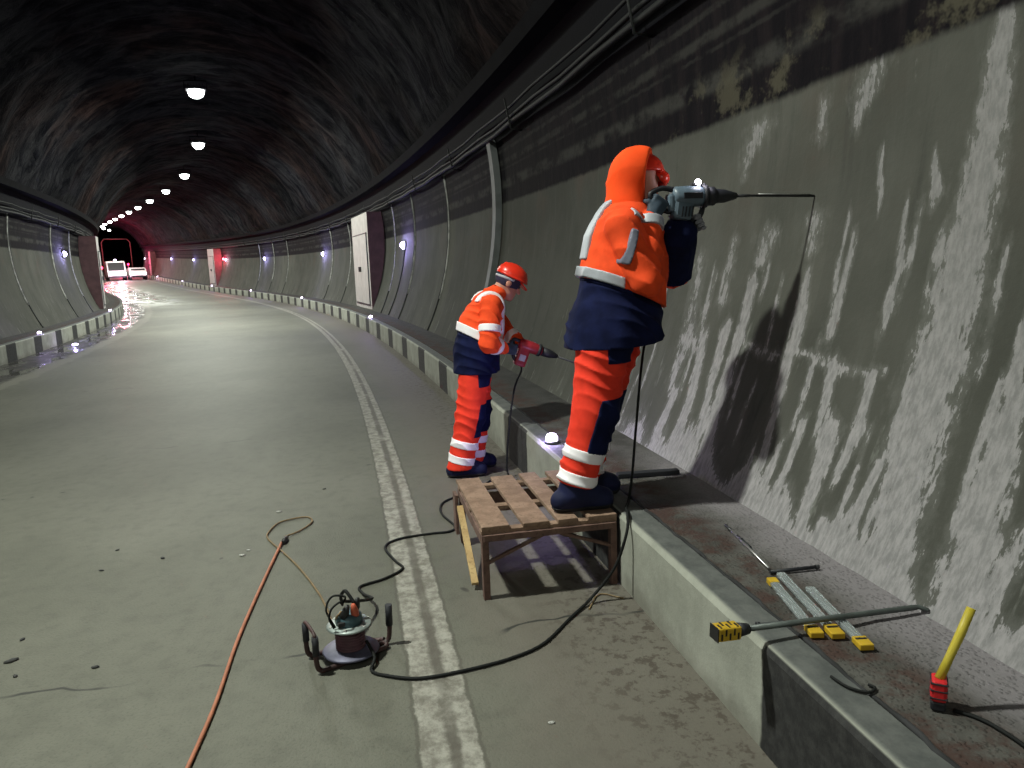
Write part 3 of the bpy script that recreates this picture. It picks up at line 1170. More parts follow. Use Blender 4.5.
KL = [(5.35, 0.07, 'small kerb light glowing beside the near worker shins'),
      (20.3, 0.07, 'kerb light on the right kerb just in front of the near white cabinet'),
      (37.4, 0.07, 'second kerb light beyond the near white cabinet'),
      (53.0, 0.07, 'third kerb light along the right kerb'),
      (66.8, 0.07, 'tiny kerb light below the distant white cabinet'),
      (82.0, 0.07, 'tiny kerb light second to last on the right kerb'),
      (101.0, 0.07, 'farthest tiny kerb light on the right kerb'),
      (21.0, -7.63, 'nearest kerb light on the left kerb'),
      (33.5, -7.63, 'farther kerb light on the left kerb at the bend')]
kp = make_kerb_light()
for i, (s, o, lab) in enumerate(KL):
    r = kp if i == 0 else copy_tree(kp)
    r.location = pt(s, o, KH)
    tag(r, lab, 'kerb light', 'marker lights on the kerbs')
    power('kerb_light_glow', 'POINT', pt(s, o - (0.06 if o > -1 else -0.06), KH + 0.10), KLED_W, (0.55, 0.42, 1.0), shadow_soft_size=0.03)
b = MB()
b.lathe([(0, 0.0), (0.07, 0.0), (0.06, 0.02), (0.04, 0.03), (0, 0.032)], seg=16)
st = b.build('road_stud', M['ledk'])
st.location = pt(22.2, -7.15, 0.0)
tag(st, 'glowing flat stud in the wet gutter below the left kerb', 'road stud')
power('stud_glow', 'POINT', pt(22.2, -7.15, 0.12), KLED_W * 0.6, (0.55, 0.42, 1.0), shadow_soft_size=0.03)


# ------------------------------------------------------------------ vehicles far down the tunnel
def wheel(b, c, ax, r=0.34, w=0.2):
    ax = Vector(ax)
    b.tube([Vector(c) - ax * w / 2, Vector(c) - ax * w * 0.4, Vector(c) + ax * w * 0.4, Vector(c) + ax * w / 2], [r * 0.9, r, r, r * 0.9], 20)


def van(s, o, lab, cat, name, body, H=2.3, W=2.0, Ln=4.8, beacon=False):
    p = pt(s, o, 0)
    r = empty(name, p, lab, cat, None, (0, 0, ref(s)[2]))
    # local: x across, -y towards the camera, z up; the nose faces the camera
    b = MB()
    prof = [(0, 0.35), (0, 0.95), (0.55, 1.12), (1.15, H - 0.12), (1.4, H), (Ln - 0.1, H), (Ln, H - 0.15), (Ln, 0.35)]
    Mx = Matrix(((0, 1, 0, 0), (1, 0, 0, 0), (0, 0, 1, 0), (0, 0, 0, 1)))
    b.prism(prof, -W / 2, W / 2, Mx)
    bmesh.ops.bevel(b.bm, geom=b.bm.edges[:], offset=0.06, segments=2, affect='EDGES')
    b.build('body', body, r)
    b = MB()
    sl = Vector((0, 0.6, H - 1.24)).normalized()
    b.box((0, 0.84, (1.12 + H - 0.12) / 2), (W - 0.3, (Vector((0, 0.6, H - 1.24))).length - 0.15, 0.03), rotm(Vector((1, 0, 0)), sl, Vector((1, 0, 0)).cross(sl)))
    b.build('windscreen', M['black'], r)
    for x in (-W / 2 + 0.28, W / 2 - 0.28):
        b = MB()
        b.ball((x, -0.02, 0.78), 0.15, 2, (1.2, 0.4, 0.8))
        b.build('headlight', M['headlight'], r)
    b = MB()
    b.box((0, -0.04, 0.45), (W - 0.1, 0.12, 0.2), None, 0.03)
    b.build('bumper', M['drilldark'], r)
    for x in (-W / 2 + 0.08, W / 2 - 0.08):
        for y in (0.9, Ln - 1.0):
            b = MB()
            wheel(b, (x, y, 0.34), (1, 0, 0))
            b.build('wheel', M['sole'], r)
    if beacon:
        b = MB()
        b.lathe([(0, 0), (0.14, 0), (0.13, 0.18), (0.06, 0.24), (0, 0.25)], (0.0, 1.6, H))
        b.build('beacon', M['ledk'], r)
    return r


vs = VAN_S
van(vs, -3.9, 'white van facing the camera with blazing headlights, far left in the tunnel', 'van', 'van', M['white'], beacon=True)
van(vs - 1.0, -1.7, 'low white car with bright headlights right of the distant van', 'car', 'car', M['white'], H=1.5, W=1.8, Ln=4.2)
tr = empty('red_lamp', pt(98.0, -5.9, 0), 'red glowing warning beacon on a post left of the distant van', 'beacon')
b = MB(); b.cyl((0, 0, 0), (0, 0, 1.5), 0.05); b.lathe([(0, 0), (0.25, 0), (0.25, 0.03), (0, 0.03)]); b.build('post', M['dsteel'], tr)
b = MB(); b.ball((0, 0, 1.65), 0.2, 2); b.build('lens', M['taillight'], tr)
power('red_lamp_glow', 'POINT', pt(97.5, -5.7, 1.8), RED_W, (1.0, 0.05, 0.14), shadow_soft_size=0.15)
power('van_headlight_glow', 'POINT', pt(vs - 1.6, -3.6, 1.1), VAN_W, (1.0, 0.68, 0.95), shadow_soft_size=0.2)
# red-lit frame over the road behind the vehicles
g = empty('gantry', pt(vs + 9, -3.1, 0), 'reddish frame spanning the lane behind the distant van', 'gantry', None, (0, 0, ref(vs + 9)[2]))
for x in (-1.6, 1.7):
    b = MB(); b.tube([(x, 0, 0), (x, 0, 4.6), (x * 0.8, 0, 5.0)], 0.06, 8); b.build('post', M['cabbrown'], g)
b = MB(); b.tube([(-1.28, 0, 5.0), (1.36, 0, 5.0)], 0.06, 8); b.build('crossbeam', M['cabbrown'], g)
power('red_fill', 'POINT', pt(vs + 5, -3.5, 4.0), RED_W * 1.5, (1.0, 0.06, 0.16), shadow_soft_size=0.2)  # added red fill light, no lamp hangs on the frame
# red lamp added past the frame to tint the dark curve behind the vehicles
tr = empty('red_lamp', pt(122.0, -1.2, 0), 'tiny added red lamp far behind the distant white car', 'beacon')
b = MB(); b.cyl((0, 0, 0), (0, 0, 1.5), 0.05); b.lathe([(0, 0), (0.25, 0), (0.25, 0.03), (0, 0.03)]); b.build('post', M['dsteel'], tr)
b = MB(); b.ball((0, 0, 1.65), 0.14, 2); b.build('lens', M['taillight'], tr)
power('red_lamp_glow', 'POINT', pt(121.5, -1.8, 2.0), RED_W * 1.6, (0.9, 0.05, 0.2), shadow_soft_size=0.15)

# ================================================================== THINGS IN THE FOREGROUND
ang4 = ref(4.0)[2]
NX, NY = nrm(4.0), tan(4.0)

# ------------------------------------------------------------------ low platform of pallet boards
PO, PS = -0.715, 3.78           # front left corner (o, s)
plat = empty('pallet_platform', pt(PS, PO, 0), 'low rickety platform of wooden pallet boards under the near worker boots', 'platform', None, (0, 0, ang4))
W_, D_, H_ = 0.70, 0.87, KH
T_ = 0.022
for i, (a, c_) in enumerate(((0.0, 0.140), (0.208, 0.342), (0.388, 0.490), (0.548, 0.70))):
    b = MB()
    b.box(((a + c_) / 2, D_ / 2 + random.uniform(-.008, .008), H_ - T_ / 2), (c_ - a, D_ + random.uniform(0, .03), T_), Matrix.Rotation(random.uniform(-.008, .008), 3, 'Z'), 0.003)
    b.build('slat', M['wood'], plat)
for y in (0.03, 0.40, 0.80):
    b = MB()
    b.box((W_ / 2, y, H_ - T_ - 0.011), (W_, 0.055, 0.020), None, 0.002)
    b.build('batten', M['wood'], plat)
for x, y in ((0.018, 0.02), (W_ - 0.018, 0.02), (0.0225, D_ - 0.03), (W_ - 0.0225, D_ - 0.03)):
    b = MB()
    b.box((x, y, (H_ - T_ - 0.022) / 2), (0.034, 0.045, H_ - T_ - 0.022), Matrix.Rotation(random.uniform(-.03, .03), 3, 'Z'), 0.003)
    b.build('leg', M['wooddark'], plat)
for y in (0.006, D_ - 0.008):
    b = MB()
    b.box((W_ / 2, y - 0.012, H_ - 0.058), (W_ - 0.02, 0.018, 0.032), None, 0.002)
    b.build('rail', M['wooddark'], plat)
for x in (0.008, W_ - 0.008):
    b = MB()
    b.box((x, D_ / 2, H_ - 0.07), (0.018, D_ - 0.05, 0.05), None, 0.002)
    b.build('rail', M['wooddark'], plat)
for xa, za_, xb, zb in ((0.03, 0.19, 0.37, H_ - 0.050), (0.33, H_ - 0.050, W_ - 0.03, 0.21)):
    b = MB()
    b.beam((xa, 0.012, za_), (xb, 0.012, zb), 0.014, 0.022, (0, 1, 0))
    b.build('brace', M['wooddark'], plat)
b = MB()
b.beam((-0.022, 0.60, 0.30), (-0.022, 0.13, 0.035), 0.02, 0.035, (1, 0, 0), 0.002)
b.build('side_lath', M['woodpale'], plat)
b = MB()
b.box((-0.02, 0.80, 0.20), (0.02, 0.10, 0.24), None, 0.003)
b.build('side_block', M['wooddark'], plat)
b = MB()
b.box((0.35, 0.80, 0.245), (0.56, 0.02, 0.12), None, 0.003)
b.build('back_board', M['wooddark'], plat)

# ------------------------------------------------------------------ cable reel
reel = empty('cable_reel', (-0.735, 3.07, 0), 'cable reel lying flat on the road with plugs in its top', 'cable reel', None, (0, 0, math.radians(30)))
b = MB()
for y in (-0.075, 0.075):
    b.tube(spline([(-0.17, y, 0.16), (-0.17, y, 0.05), (-0.155, y, 0.015), (-0.12, y, 0.012), (0.12, y * 0.6, 0.012), (0.155, y * 0.2, 0.02)], 6), 0.011, 8)
b.build('base_frame', M['reelframe'], reel)
b = MB()
b.tube(spline([(-0.17, -0.075, 0.15), (-0.17, -0.07, 0.172), (-0.17, 0.0, 0.178), (-0.17, 0.07, 0.172), (-0.17, 0.075, 0.15)], 5), 0.0075, 8)
b.build('carry_handle', M['reelframe'], reel)
for y in (-0.075, 0.075):
    b = MB()
    b.tube([(-0.17, y, 0.085), (-0.17, y, 0.165)], 0.014, 10)
    b.build('grip', M['drilldark'], reel)
b = MB()
b.tube(spline([(0.12, 0.0, 0.012), (0.165, 0.0, 0.02), (0.178, 0.0, 0.06), (0.18, 0.0, 0.175)], 6), 0.011, 8)
b.build('upright', M['reelframe'], reel)
b = MB()
b.tube([(0.179, 0, 0.09), (0.18, 0, 0.185)], 0.0155, 10)
b.build('grip', M['drilldark'], reel)
b = MB()
b.lathe([(0, 0.024), (0.115, 0.024), (0.122, 0.030), (0.115, 0.036), (0.06, 0.042), (0, 0.042)], seg=36)
b.build('bottom_flange', M['reelflange'], reel)
b = MB()
pr_ = [(0.0, 0.036)]
for i in range(8):
    z = 0.040 + i * 0.0125
    pr_ += [(0.056, z), (0.064, z + 0.006), (0.056, z + 0.0125)]
pr_.append((0.0, 0.142))
b.lathe(pr_, seg=32)
b.build('wound_cable', M['coil'], reel)
b = MB()
b.lathe([(0, 0.138), (0.090, 0.138), (0.098, 0.143), (0.090, 0.150), (0.05, 0.154), (0, 0.154)], seg=36)
b.build('top_flange', M['reeltop'], reel)
b = MB()
b.lathe([(0, 0.152), (0.058, 0.152), (0.055, 0.185), (0.045, 0.197), (0, 0.2)], seg=24)
b.build('socket_hub', M['socket'], reel)
for (x, y, rx, m) in ((-0.03, -0.025, 0.3, 'black'), (0.02, -0.03, -0.2, 'plugorange'), (0.035, 0.02, 0.2, 'black')):
    b = MB()
    R = Matrix.Rotation(rx, 3, 'Y') @ Matrix.Rotation(0.25, 3, 'X')
    b.lathe([(0, 0), (0.016, 0), (0.018, 0.02), (0.014, 0.04), (0.008, 0.06), (0, 0.06)], (x, y, 0.192), R, 12)
    b.build('plug', M[m], reel)
b = MB()
b.box((-0.045, -0.035, 0.170), (0.03, 0.025, 0.02), None, 0.003)
b.build('socket_cover', M['black'], reel)
b = MB()
b.tube(spline([(-0.032, -0.03, 0.25), (-0.05, -0.05, 0.275), (-0.085, -0.05, 0.255), (-0.095, -0.04, 0.21), (-0.08, -0.045, 0.165)], 8), 0.0045, 8)
b.tube(spline([(-0.03, -0.02, 0.25), (-0.02, -0.03, 0.285), (-0.07, -0.01, 0.29), (-0.1, -0.02, 0.24), (-0.07, -0.03, 0.16)], 8), 0.0045, 8)
b.build('short_lead', M['rubber'], reel)
for k in range(6):
    b = MB()
    a0 = k * PI / 3
    b.box((0.078 * math.cos(a0), 0.078 * math.sin(a0), 0.152), (0.02, 0.012, 0.004), Matrix.Rotation(a0, 3, 'Z'))
    b.build('label_strip', M['paper'], reel)

Rz = Matrix.Rotation(math.radians(30), 3, 'Z')


def onreel(x, y, z):
    return Vector((-0.735, 3.07, 0)) + Rz @ Vector((x, y, z))


def cord(name, pts, r, m, lab, n=8, seg=8):
    b = MB()
    b.tube(spline(pts, n), r, seg)
    o = b.build(name, M[m])
    return tag(o, lab, 'cord')


G = lambda x, y, z=0.008: Vector((x, y, z))
oc = empty('extension_cord', (-1.43, 4.46, 0), 'orange extension cord running along the road from the bottom edge to a plug', 'cord')
b = MB()
b.tube([p - oc.location for p in spline([G(-1.06, 1.75, .009), G(-1.10, 2.0, .009), G(-1.14, 2.35, .009), G(-1.19, 2.72, .009), G(-1.285, 3.24, .009), G(-1.37, 3.85, .009), G(-1.445, 4.46, .012)], 10)], 0.0085, 8)
b.build('cord', M['orangecord'], oc)
b = MB()
b.tube([(0, -0.02, 0.015), (-0.003, 0.03, 0.016), (-0.006, 0.08, 0.014)], [0.013, 0.017, 0.011], 10)
b.build('plug', M['black'], oc)
cord('extension_cord', [G(-1.453, 4.55, .014), G(-1.39, 4.67), G(-1.355, 4.83), G(-1.40, 4.93), G(-1.47, 4.93), G(-1.57, 4.85), G(-1.59, 4.70), G(-1.56, 4.55), G(-1.39, 4.30), G(-1.22, 4.04), G(-1.02, 3.68), G(-0.90, 3.40, .012), G(-0.83, 3.20, .08), onreel(-0.055, -0.005, 0.19), onreel(-0.03, 0.0, 0.21)],
     0.0055, 'olivecord', 'thin olive cord looping on the road between the orange plug and the reel')
cordA = [onreel(0.02, -0.03, 0.245), onreel(0.0, 0.03, 0.285), onreel(0.02, 0.14, 0.19), G(-0.72, 3.50, .06), G(-0.80, 3.68), G(-0.83, 3.77), G(-0.72, 3.86), G(-0.64, 3.99), G(-0.70, 4.11), G(-0.79, 4.33), G(-0.72, 4.46), G(-0.54, 4.53), G(-0.42, 4.56), G(-0.40, 4.66), G(-0.50, 4.90), G(-0.52, 5.12), G(-0.44, 5.27), G(-0.28, 5.45), G(-0.16, 5.72)]


def local(s, o, z0):
    p0, a_, b_ = pt(s, o, z0), nrm(s), tan(s)
    return lambda x, y, z: p0 + a_ * x + b_ * y + Vector((0, 0, z))


L1 = local(4.0, -0.12, KH)
L2 = local(6.15, -0.42, 0.0)
cordA += [L2(0.27, -0.28, 0.012), L2(0.27, -0.26, 0.10), L2(0.30, -0.24, 0.38), L2(0.37, -0.17, 0.68), L2(0.445, -0.09, 0.80), L2(0.46, -0.06, 0.845)]
cord('power_cord', cordA, 0.0075, 'rubber', 'black cord from the reel past the platform up to the red drill')
cordB = [onreel(0.05, -0.062, 0.08), onreel(0.06, -0.125, 0.03), G(-0.62, 2.92), G(-0.54, 2.875), G(-0.41, 2.85), G(-0.23, 2.90), G(-0.05, 2.98), G(0.10, 3.10), G(0.24, 3.34), G(0.35, 3.49, .03), G(0.47, 3.52, .17), pt(3.60, -0.03, 0.34), pt(3.68, 0.005, KH + 0.025), L1(0.155, -0.22, 0.02), L1(0.215, -0.10, 0.03), L1(0.275, 0.0, 0.15), L1(0.335, 0.10, 0.36), L1(0.41, 0.16, 0.80), L1(0.485, 0.12, 1.10), L1(0.495, -0.02, 1.32), L1(0.49, -0.11, 1.43)]
cord('power_cord', cordB, 0.0075, 'rubber', 'black cord curving from the reel over the kerb up to the near grey drill')
cord('thin_strand', [G(0.33, 3.42, .006), G(0.40, 3.58, .006), pt(3.60, -0.05, .006)], 0.004, 'olivecord', 'short olive wire end on the road at the platform front corner')


# ------------------------------------------------------------------ tools and scraps on the walkway
def rod(name, a, b_, r, m, lab, cat, parts=(), seg=8):
    a, b_ = Vector((*a, KH + r + 0.004)), Vector((*b_, KH + r + 0.004))
    root = empty(name, a, lab, cat)
    q = MB(); q.cyl((0, 0, 0), b_ - a, r, r, seg); q.build('shaft', M[m], root)
    for nm, t0, t1, rr, mm in parts:
        q = MB(); q.cyl((b_ - a) * t0, (b_ - a) * t1, rr, rr * 0.9, seg); q.build(nm, M[mm], root)
    return root


rod('drill_bit', (1.01, 2.89), (1.22, 2.925), 0.008, 'drilldark', 'short dark rod lying across the walkway beyond the yellow-tagged packets', 'drill bit', (('tip', 0.93, 1.0, 0.0095, 'dsteel'),))
rod('drill_bit', (0.99, 3.45), (1.018, 2.93), 0.006, 'steel', 'long pale steel rod lying lengthwise on the walkway near the wall', 'drill bit', (('shank', 0.0, 0.14, 0.0085, 'dsteel'),))
rod('chisel', (1.0, 3.30), (1.015, 3.16), 0.007, 'drilldark', 'small dark chisel lying beside the long pale steel rod', 'chisel', (('collar', 0.25, 0.35, 0.01, 'dsteel'),))
rod('drill_bit', (0.815, 2.452), (0.945, 2.465), 0.007, 'drilldark', 'dark rod with knobbed end lying across the kerb joint', 'drill bit', (('knob', -0.02, 0.08, 0.012, 'drilldark'),))
q = MB()
q.beam((0.60, 4.335, KH + 0.018), (0.97, 4.375, KH + 0.018), 0.055, 0.026, (0, 0, 1), 0.004)
tag(q.build('wood_batten', M['drilldark']), 'black batten lying across the walkway beyond the near worker', 'batten')

# long steel bar with a yellow and black striped end, jutting out over the kerb
a, b_ = Vector((0.715, 2.335, KH + 0.057)), Vector((1.42, 2.525, KH + 0.022))
M['barsteel'] = simple('worn_grey_bar', (0.09, 0.105, 0.10), 0.5, 0.3, var=0.25)
bar = empty('steel_bar', a, 'long grey steel bar lying across the kerb with yellow striped end', 'bar')
d = (b_ - a)
q = MB(); q.tube([Vector((0, 0, 0)), d * 0.5, d * 0.95, d * 0.985, d + Vector((0.01, -0.03, 0.0))], [0.0105, 0.0105, 0.010, 0.009, 0.006], 8); q.build('shaft', M['barsteel'], bar)
q = MB(); q.cyl(d * -0.005, d * 0.05, 0.024, 0.017, 12); q.build('ferrule', M['drilldark'], bar)
dn = d.normalized(); sd = Vector((0, 0, 1)).cross(dn).normalized(); up = dn.cross(sd)
q = MB(); q.box(dn * -0.045, (0.085, 0.052, 0.046), rotm(dn, sd, up), 0.006); hd = q.build('grip', M['yellow'], bar)
q = MB()
for i in range(5):
    for sg in (-1, 1):
        q.box(dn * (-0.075 + 0.015 * i) + sd * (0.0262 * sg) + up * (0.008 if i % 2 else -0.006), (0.006, 0.0015, 0.022), rotm(dn, sd, up))
    q.box(dn * (-0.075 + 0.015 * i) + up * 0.0235 + sd * (0.008 if i % 2 else -0.008), (0.006, 0.026, 0.0015), rotm(dn, sd, up))
q.box(dn * -0.0885, (0.003, 0.053, 0.047), rotm(dn, sd, up))
q.build('stripe', M['black'], hd)

n_ = N('clear_plastic_sleeve')
n_.b.inputs['Transmission Weight'].default_value = 0.75
n_.b.inputs['IOR'].default_value = 1.25
M['plastic'] = n_.fin((0.75, 0.82, 0.84), 0.18)


def packet(a, b_, w, lab, far_card=False):
    a, b_ = Vector((*a, KH + 0.016)), Vector((*b_, KH + 0.016))
    r = empty('bit_packet', a, lab, 'drill bit packet', 'plastic packets of drill bits on the walkway')
    d = b_ - a
    L = d.length
    x = d.normalized(); y = Vector((0, 0, 1)).cross(x).normalized(); z = x.cross(y)
    R = rotm(x, y, z)
    q = MB(); q.box(d * 0.44, (L * 0.88, w, 0.018), R, 0.005); q.build('sleeve', M['plastic'], r)
    q = MB(); q.cyl(d * 0.08 + z * 0.0, d * 0.85, 0.0055, 0.0055, 8); q.build('bit', M['steel'], r)
    q = MB(); q.box(d * 0.94, (L * 0.14, w * 1.35, 0.020), R, 0.003); c = q.build('label_card', M['yellow'], r)
    q = MB()
    q.box(d * 0.915 + z * 0.0105, (L * 0.022, w * 1.1, 0.0015), R)
    q.build('print', M['black'], c)
    q = MB()
    q.box(d * 1.001, (L * 0.008, w * 1.2, 0.012), R, 0.002)
    q.build('end_cap', M['black'], c)
    if far_card:
        q = MB(); q.box(d * 0.03, (L * 0.10, w * 1.1, 0.022), R, 0.003); q.build('label_card', M['yellow'], r)
    return r


packet((0.985, 2.80), (0.985, 2.36), 0.034, 'drill bit packet nearest the kerb joint, with yellow tag at both ends', True)
packet((1.04, 2.86), (1.05, 2.35), 0.034, 'middle of the three clear drill bit packets with yellow tags')
packet((1.10, 2.72), (1.108, 2.27), 0.034, 'clear drill bit packet nearest the wall, tag closest to camera')

# club hammer standing on its head
hm = empty('club_hammer', (1.16, 1.955, KH + 0.003), 'yellow-handled hammer with red head standing upright on the walkway', 'hammer')
hx = Vector((0.45, 0.89, 0)).normalized(); hy = Vector((0, 0, 1)).cross(hx)
R = rotm(hx, hy, Vector((0, 0, 1)))
q = MB(); q.box((0, 0, 0.058), (0.062, 0.042, 0.062), R, 0.010); hd = q.build('head', M['red'], hm)
q = MB()
for z in (0.040, 0.062, 0.082):
    q.box((0, 0, z), (0.064, 0.044, 0.005), R, 0.002)
q.build('dark_band', M['drilldark'], hd)
q = MB(); q.box((0, 0, 0.014), (0.054, 0.038, 0.028), R, 0.006); q.build('foot', M['drilldark'], hm)
q = MB(); q.tube([(0.0, 0.0, 0.085), (0.03, 0.01, 0.14), (0.065, 0.022, 0.205), (0.098, 0.033, 0.275)], [0.0125, 0.0115, 0.0125, 0.012], 12); q.build('handle', M['yellowpaint'], hm)
cord('thin_strand', [Vector((1.19, 1.93, KH + .008)), Vector((1.24, 1.88, KH + .008)), Vector((1.27, 1.80, KH + .008)), Vector((1.28, 1.74, KH + .008))], 0.006, 'rubber', 'thin black curve lying on the walkway at the foot of the hammer')  # thin curved black tube on the walkway by the hammer
cord('thin_strand', [Vector((0.93, 2.12, KH + .008)), Vector((0.955, 2.06, KH + .008)), Vector((1.0, 2.03, KH + .008)), Vector((1.03, 2.05, KH + .008)), Vector((1.02, 2.07, KH + .008))], 0.0045, 'rubber', 'small bent wire hook on the kerb joint in front of the hammer')

# litter on the road
for k, x, y in (('w', -1.62, 4.37), ('w', -1.63, 4.29), ('w', -1.65, 5.09), ('w', 0.10, 2.53), ('d', -2.10, 4.29), ('d', -2.24, 3.12), ('d', -2.14, 2.99), ('d', -1.83, 3.04), ('d', -2.45, 4.45), ('d', -1.46, 5.61), ('d', -2.32, 3.32), ('d', -2.38, 4.13)):
    q = MB()
    w = random.uniform(0.010, 0.018) * (2.0 if (x, y) == (-2.24, 3.12) else 1)
    q.ball((0, 0, 0), w, 1, (1.4, 0.8, 0.25 if k == 'w' else 0.25))
    for v in q.bm.verts:
        v.co += Vector((random.uniform(-.15, .15), random.uniform(-.15, .15), random.uniform(-.04, .04))) * w
    o = q.build('paper_scrap' if k == 'w' else 'stone_chip', M['paper' if k == 'w' else 'chip'])
    o.location = (x, y, w * 0.24)
    o.rotation_euler = (0, 0, random.uniform(0, 3))
    if k == 'w':
        tag(o, 'pale scrap lying on the bare grey road surface', 'scrap', 'pale scraps littering the road')
    else:
        tag(o, 'small dark stone chip lying on the grey road', 'stone', 'dark chips littering the road')

# ================================================================== THE TWO WORKERS
def U(v):
    v = V3(v)
    return v / np.linalg.norm(v)


def head_sdf(c, R):
    c = V3(c)

    def W(p):
        return c + R @ V3(p)
    parts = [ell(W((-0.008, 0, 0.030)), (0.098, 0.077, 0.090), R), ell(W((0.028, 0, -0.045)), (0.066, 0.060, 0.072), R),
             ell(W((0.066, 0, -0.098)), (0.028, 0.030, 0.022), R)]
    f = uni(parts, 0.03)
    f = sub(f, uni([ell(W((0.098, s * 0.033, 0.012)), (0.016, 0.020, 0.012), R) for s in (-1, 1)]), 0.012)
    f = uni([f, cap(W((0.086, 0, 0.012)), W((0.112, 0, -0.026)), 0.009, 0.015), cap(W((0.086, -0.035, 0.034)), W((0.086, 0.035, 0.034)), 0.010),
             cap(W((0.080, -0.020, -0.058)), W((0.080, 0.020, -0.058)), 0.010), cap(W((0.078, -0.018, -0.074)), W((0.078, 0.018, -0.074)), 0.011)], 0.012)
    ears = [ell(W((-0.008, s * 0.080, -0.006)), (0.024, 0.011, 0.034), R) for s in (-1, 1)]
    return uni([f] + ears, 0.006)


def grip(c, a, e1, rc, hand):
    """fingers and palm closed round a bar: c centre, a along the bar towards the thumb, e1 towards the palm; hand +1 right, -1 left"""
    c, a, e1 = V3(c), U(a), V3(e1)
    e1 = U(e1 - a * (e1 @ a))
    e2 = np.cross(a, e1) * hand
    R = np.stack([e1, e2, a], 1)

    def at(th, off, r):
        t = math.radians(th)
        return c + a * off + (e1 * math.cos(t) + e2 * math.sin(t)) * r
    palm = rbox(c + e1 * (rc + 0.017) - e2 * 0.014, (0.014, 0.042, 0.043), 0.012, R)
    out = [palm]
    fing = []
    for off, ln, r in ((0.034, 0.93, 0.0108), (0.0115, 1.0, 0.0112), (-0.011, 0.96, 0.0108), (-0.033, 0.82, 0.0095)):
        P = [c + e1 * (rc + 0.016) + e2 * 0.012 + a * off] + [at(40 + (th - 40) * ln, off * 0.97, rc + 0.0115) for th in (42, 98, 152, 205)]
        fing.append(chain(P, [r * 1.05, r * 1.08, r, r * 0.93, r * 0.85], 0.003))
    th = [c + e1 * (rc + 0.018) - e2 * 0.030 + a * 0.022, at(-48, 0.050, rc + 0.022), at(-95, 0.056, rc + 0.014), at(-140, 0.052, rc + 0.012)]
    fing.append(chain(th, [0.016, 0.0135, 0.0120, 0.0105], 0.003))
    wrist = c + e1 * (rc + 0.026) - e2 * 0.085
    out.append(cap(wrist, c + e1 * (rc + 0.017) - e2 * 0.03, 0.030, 0.028))
    f = uni([uni(out, 0.02), uni(fing, 0.0)], 0.004)
    return f, wrist, fing


def slab(p, n, h):
    n = U(n)
    p = V3(p)
    return lambda P: np.abs((P - p) @ n) - h


def along(a, b, t):
    return V3(a) + (V3(b) - V3(a)) * t


def boot(parent, x, y, toe_x, lift, name='boot', yaw=0.0):
    c, s = math.cos(yaw), math.sin(yaw)

    def w(px, py, pz):
        return (x + (px - x) * c - py * s, y + (px - x) * s + py * c, pz + lift)
    heel = x - 0.07
    foot = uni([cap(w(heel, 0, 0.055), w(toe_x - 0.055, 0, 0.048), 0.056, 0.054), cap(w(x - 0.005, 0, 0.09), w(x + 0.012, 0, 0.205), 0.078, 0.074), cap(w(x + 0.04, 0, 0.10), w(toe_x - 0.06, 0, 0.055), 0.058, 0.052)], 0.025)
    up = inter(foot, plane((0, 0, 0.018 + lift), (0, 0, -1)))
    o = mesh_sdf(name, wrinkle(up, 0.0015, 40), (x - 0.2, y - 0.16, 0.0 + lift), (x + 0.3, y + 0.16, 0.30 + lift), 0.006, M['boot'], parent)
    so = inter(grow(foot, 0.004), plane((0, 0, 0.001 + lift), (0, 0, -1)), plane((0, 0, 0.026 + lift), (0, 0, 1)))
    mesh_sdf('sole', so, (x - 0.2, y - 0.16, -0.01 + lift), (x + 0.3, y + 0.16, 0.05 + lift), 0.005, M['sole'], o)
    return o


I3 = np.eye(3)

# ------------------------------------------------------------------ near worker, drilling into the wall at head height
w1 = empty('person', pt(4.0, -0.12, KH), 'worker in orange hood and navy coat standing on the pallet platform, drilling high', 'person', None, (0, 0, ang4))
wA, kA, hA = (-0.090, -0.105, 0.095), (0.040, -0.105, 0.53), (0.105, -0.080, 0.92)
wB, kB, hB = (0.03, 0.105, 0.095), (0.135, 0.105, 0.53), (0.235, 0.085, 0.92)
HR, wrR, fgR = grip((0.375, -0.115, 1.540), (-0.8, 0, 0.6), (0, -1, 0), 0.014, 1)
HL, wrL, fgL = grip((0.588, -0.115, 1.435), (-0.45, 0, 0.89), (-0.1, 1, 0), 0.016, -1)
elR, elL = V3((0.250, -0.275, 1.165)), V3((0.565, 0.13, 1.19))
shR, shL = V3((0.165, -0.195, 1.425)), V3((0.32, 0.185, 1.45))
H0 = V3((0.325, 0, 1.692))
Rh = np.stack([U((0.97, -0.22, 0)), U((0.22, 0.97, 0)), np.array([0, 0, 1.0])], 1)
body = uni([chain([(-0.085, -0.105, 0.07), kA, hA], [0.04, 0.055, 0.08], 0.03), chain([(0.04, 0.105, 0.07), kB, hB], [0.04, 0.055, 0.08], 0.03),
            cap((-0.13, -0.105, 0.05), (0.05, -0.105, 0.045), 0.03), cap((0.0, 0.105, 0.05), (0.17, 0.105, 0.045), 0.03),
            chain([(0.18, 0, 0.92), (0.22, 0, 1.15), (0.26, 0, 1.36), (0.28, 0, 1.46)], [0.13, 0.125, 0.14, 0.10], 0.05, (1, 0.85, 1)),
            cap(shR, shL, 0.06), chain([shR, elR, wrR], [0.052, 0.045, 0.03], 0.02), chain([shL, elL, wrL], [0.052, 0.045, 0.03], 0.02),
            cap((0.29, 0, 1.47), (0.315, 0, 1.62), 0.058, 0.055), head_sdf(H0, Rh)], 0.025)
body = uni([body, grow(HR, -0.003), grow(HL, -0.003)], 0.003)
mesh_sdf('body', body, (-0.25, -0.45, -0.0), (0.8, 0.45, 1.88), 0.0065, M['skin'], w1)
boot(w1, -0.085, -0.105, 0.125, 0.0)
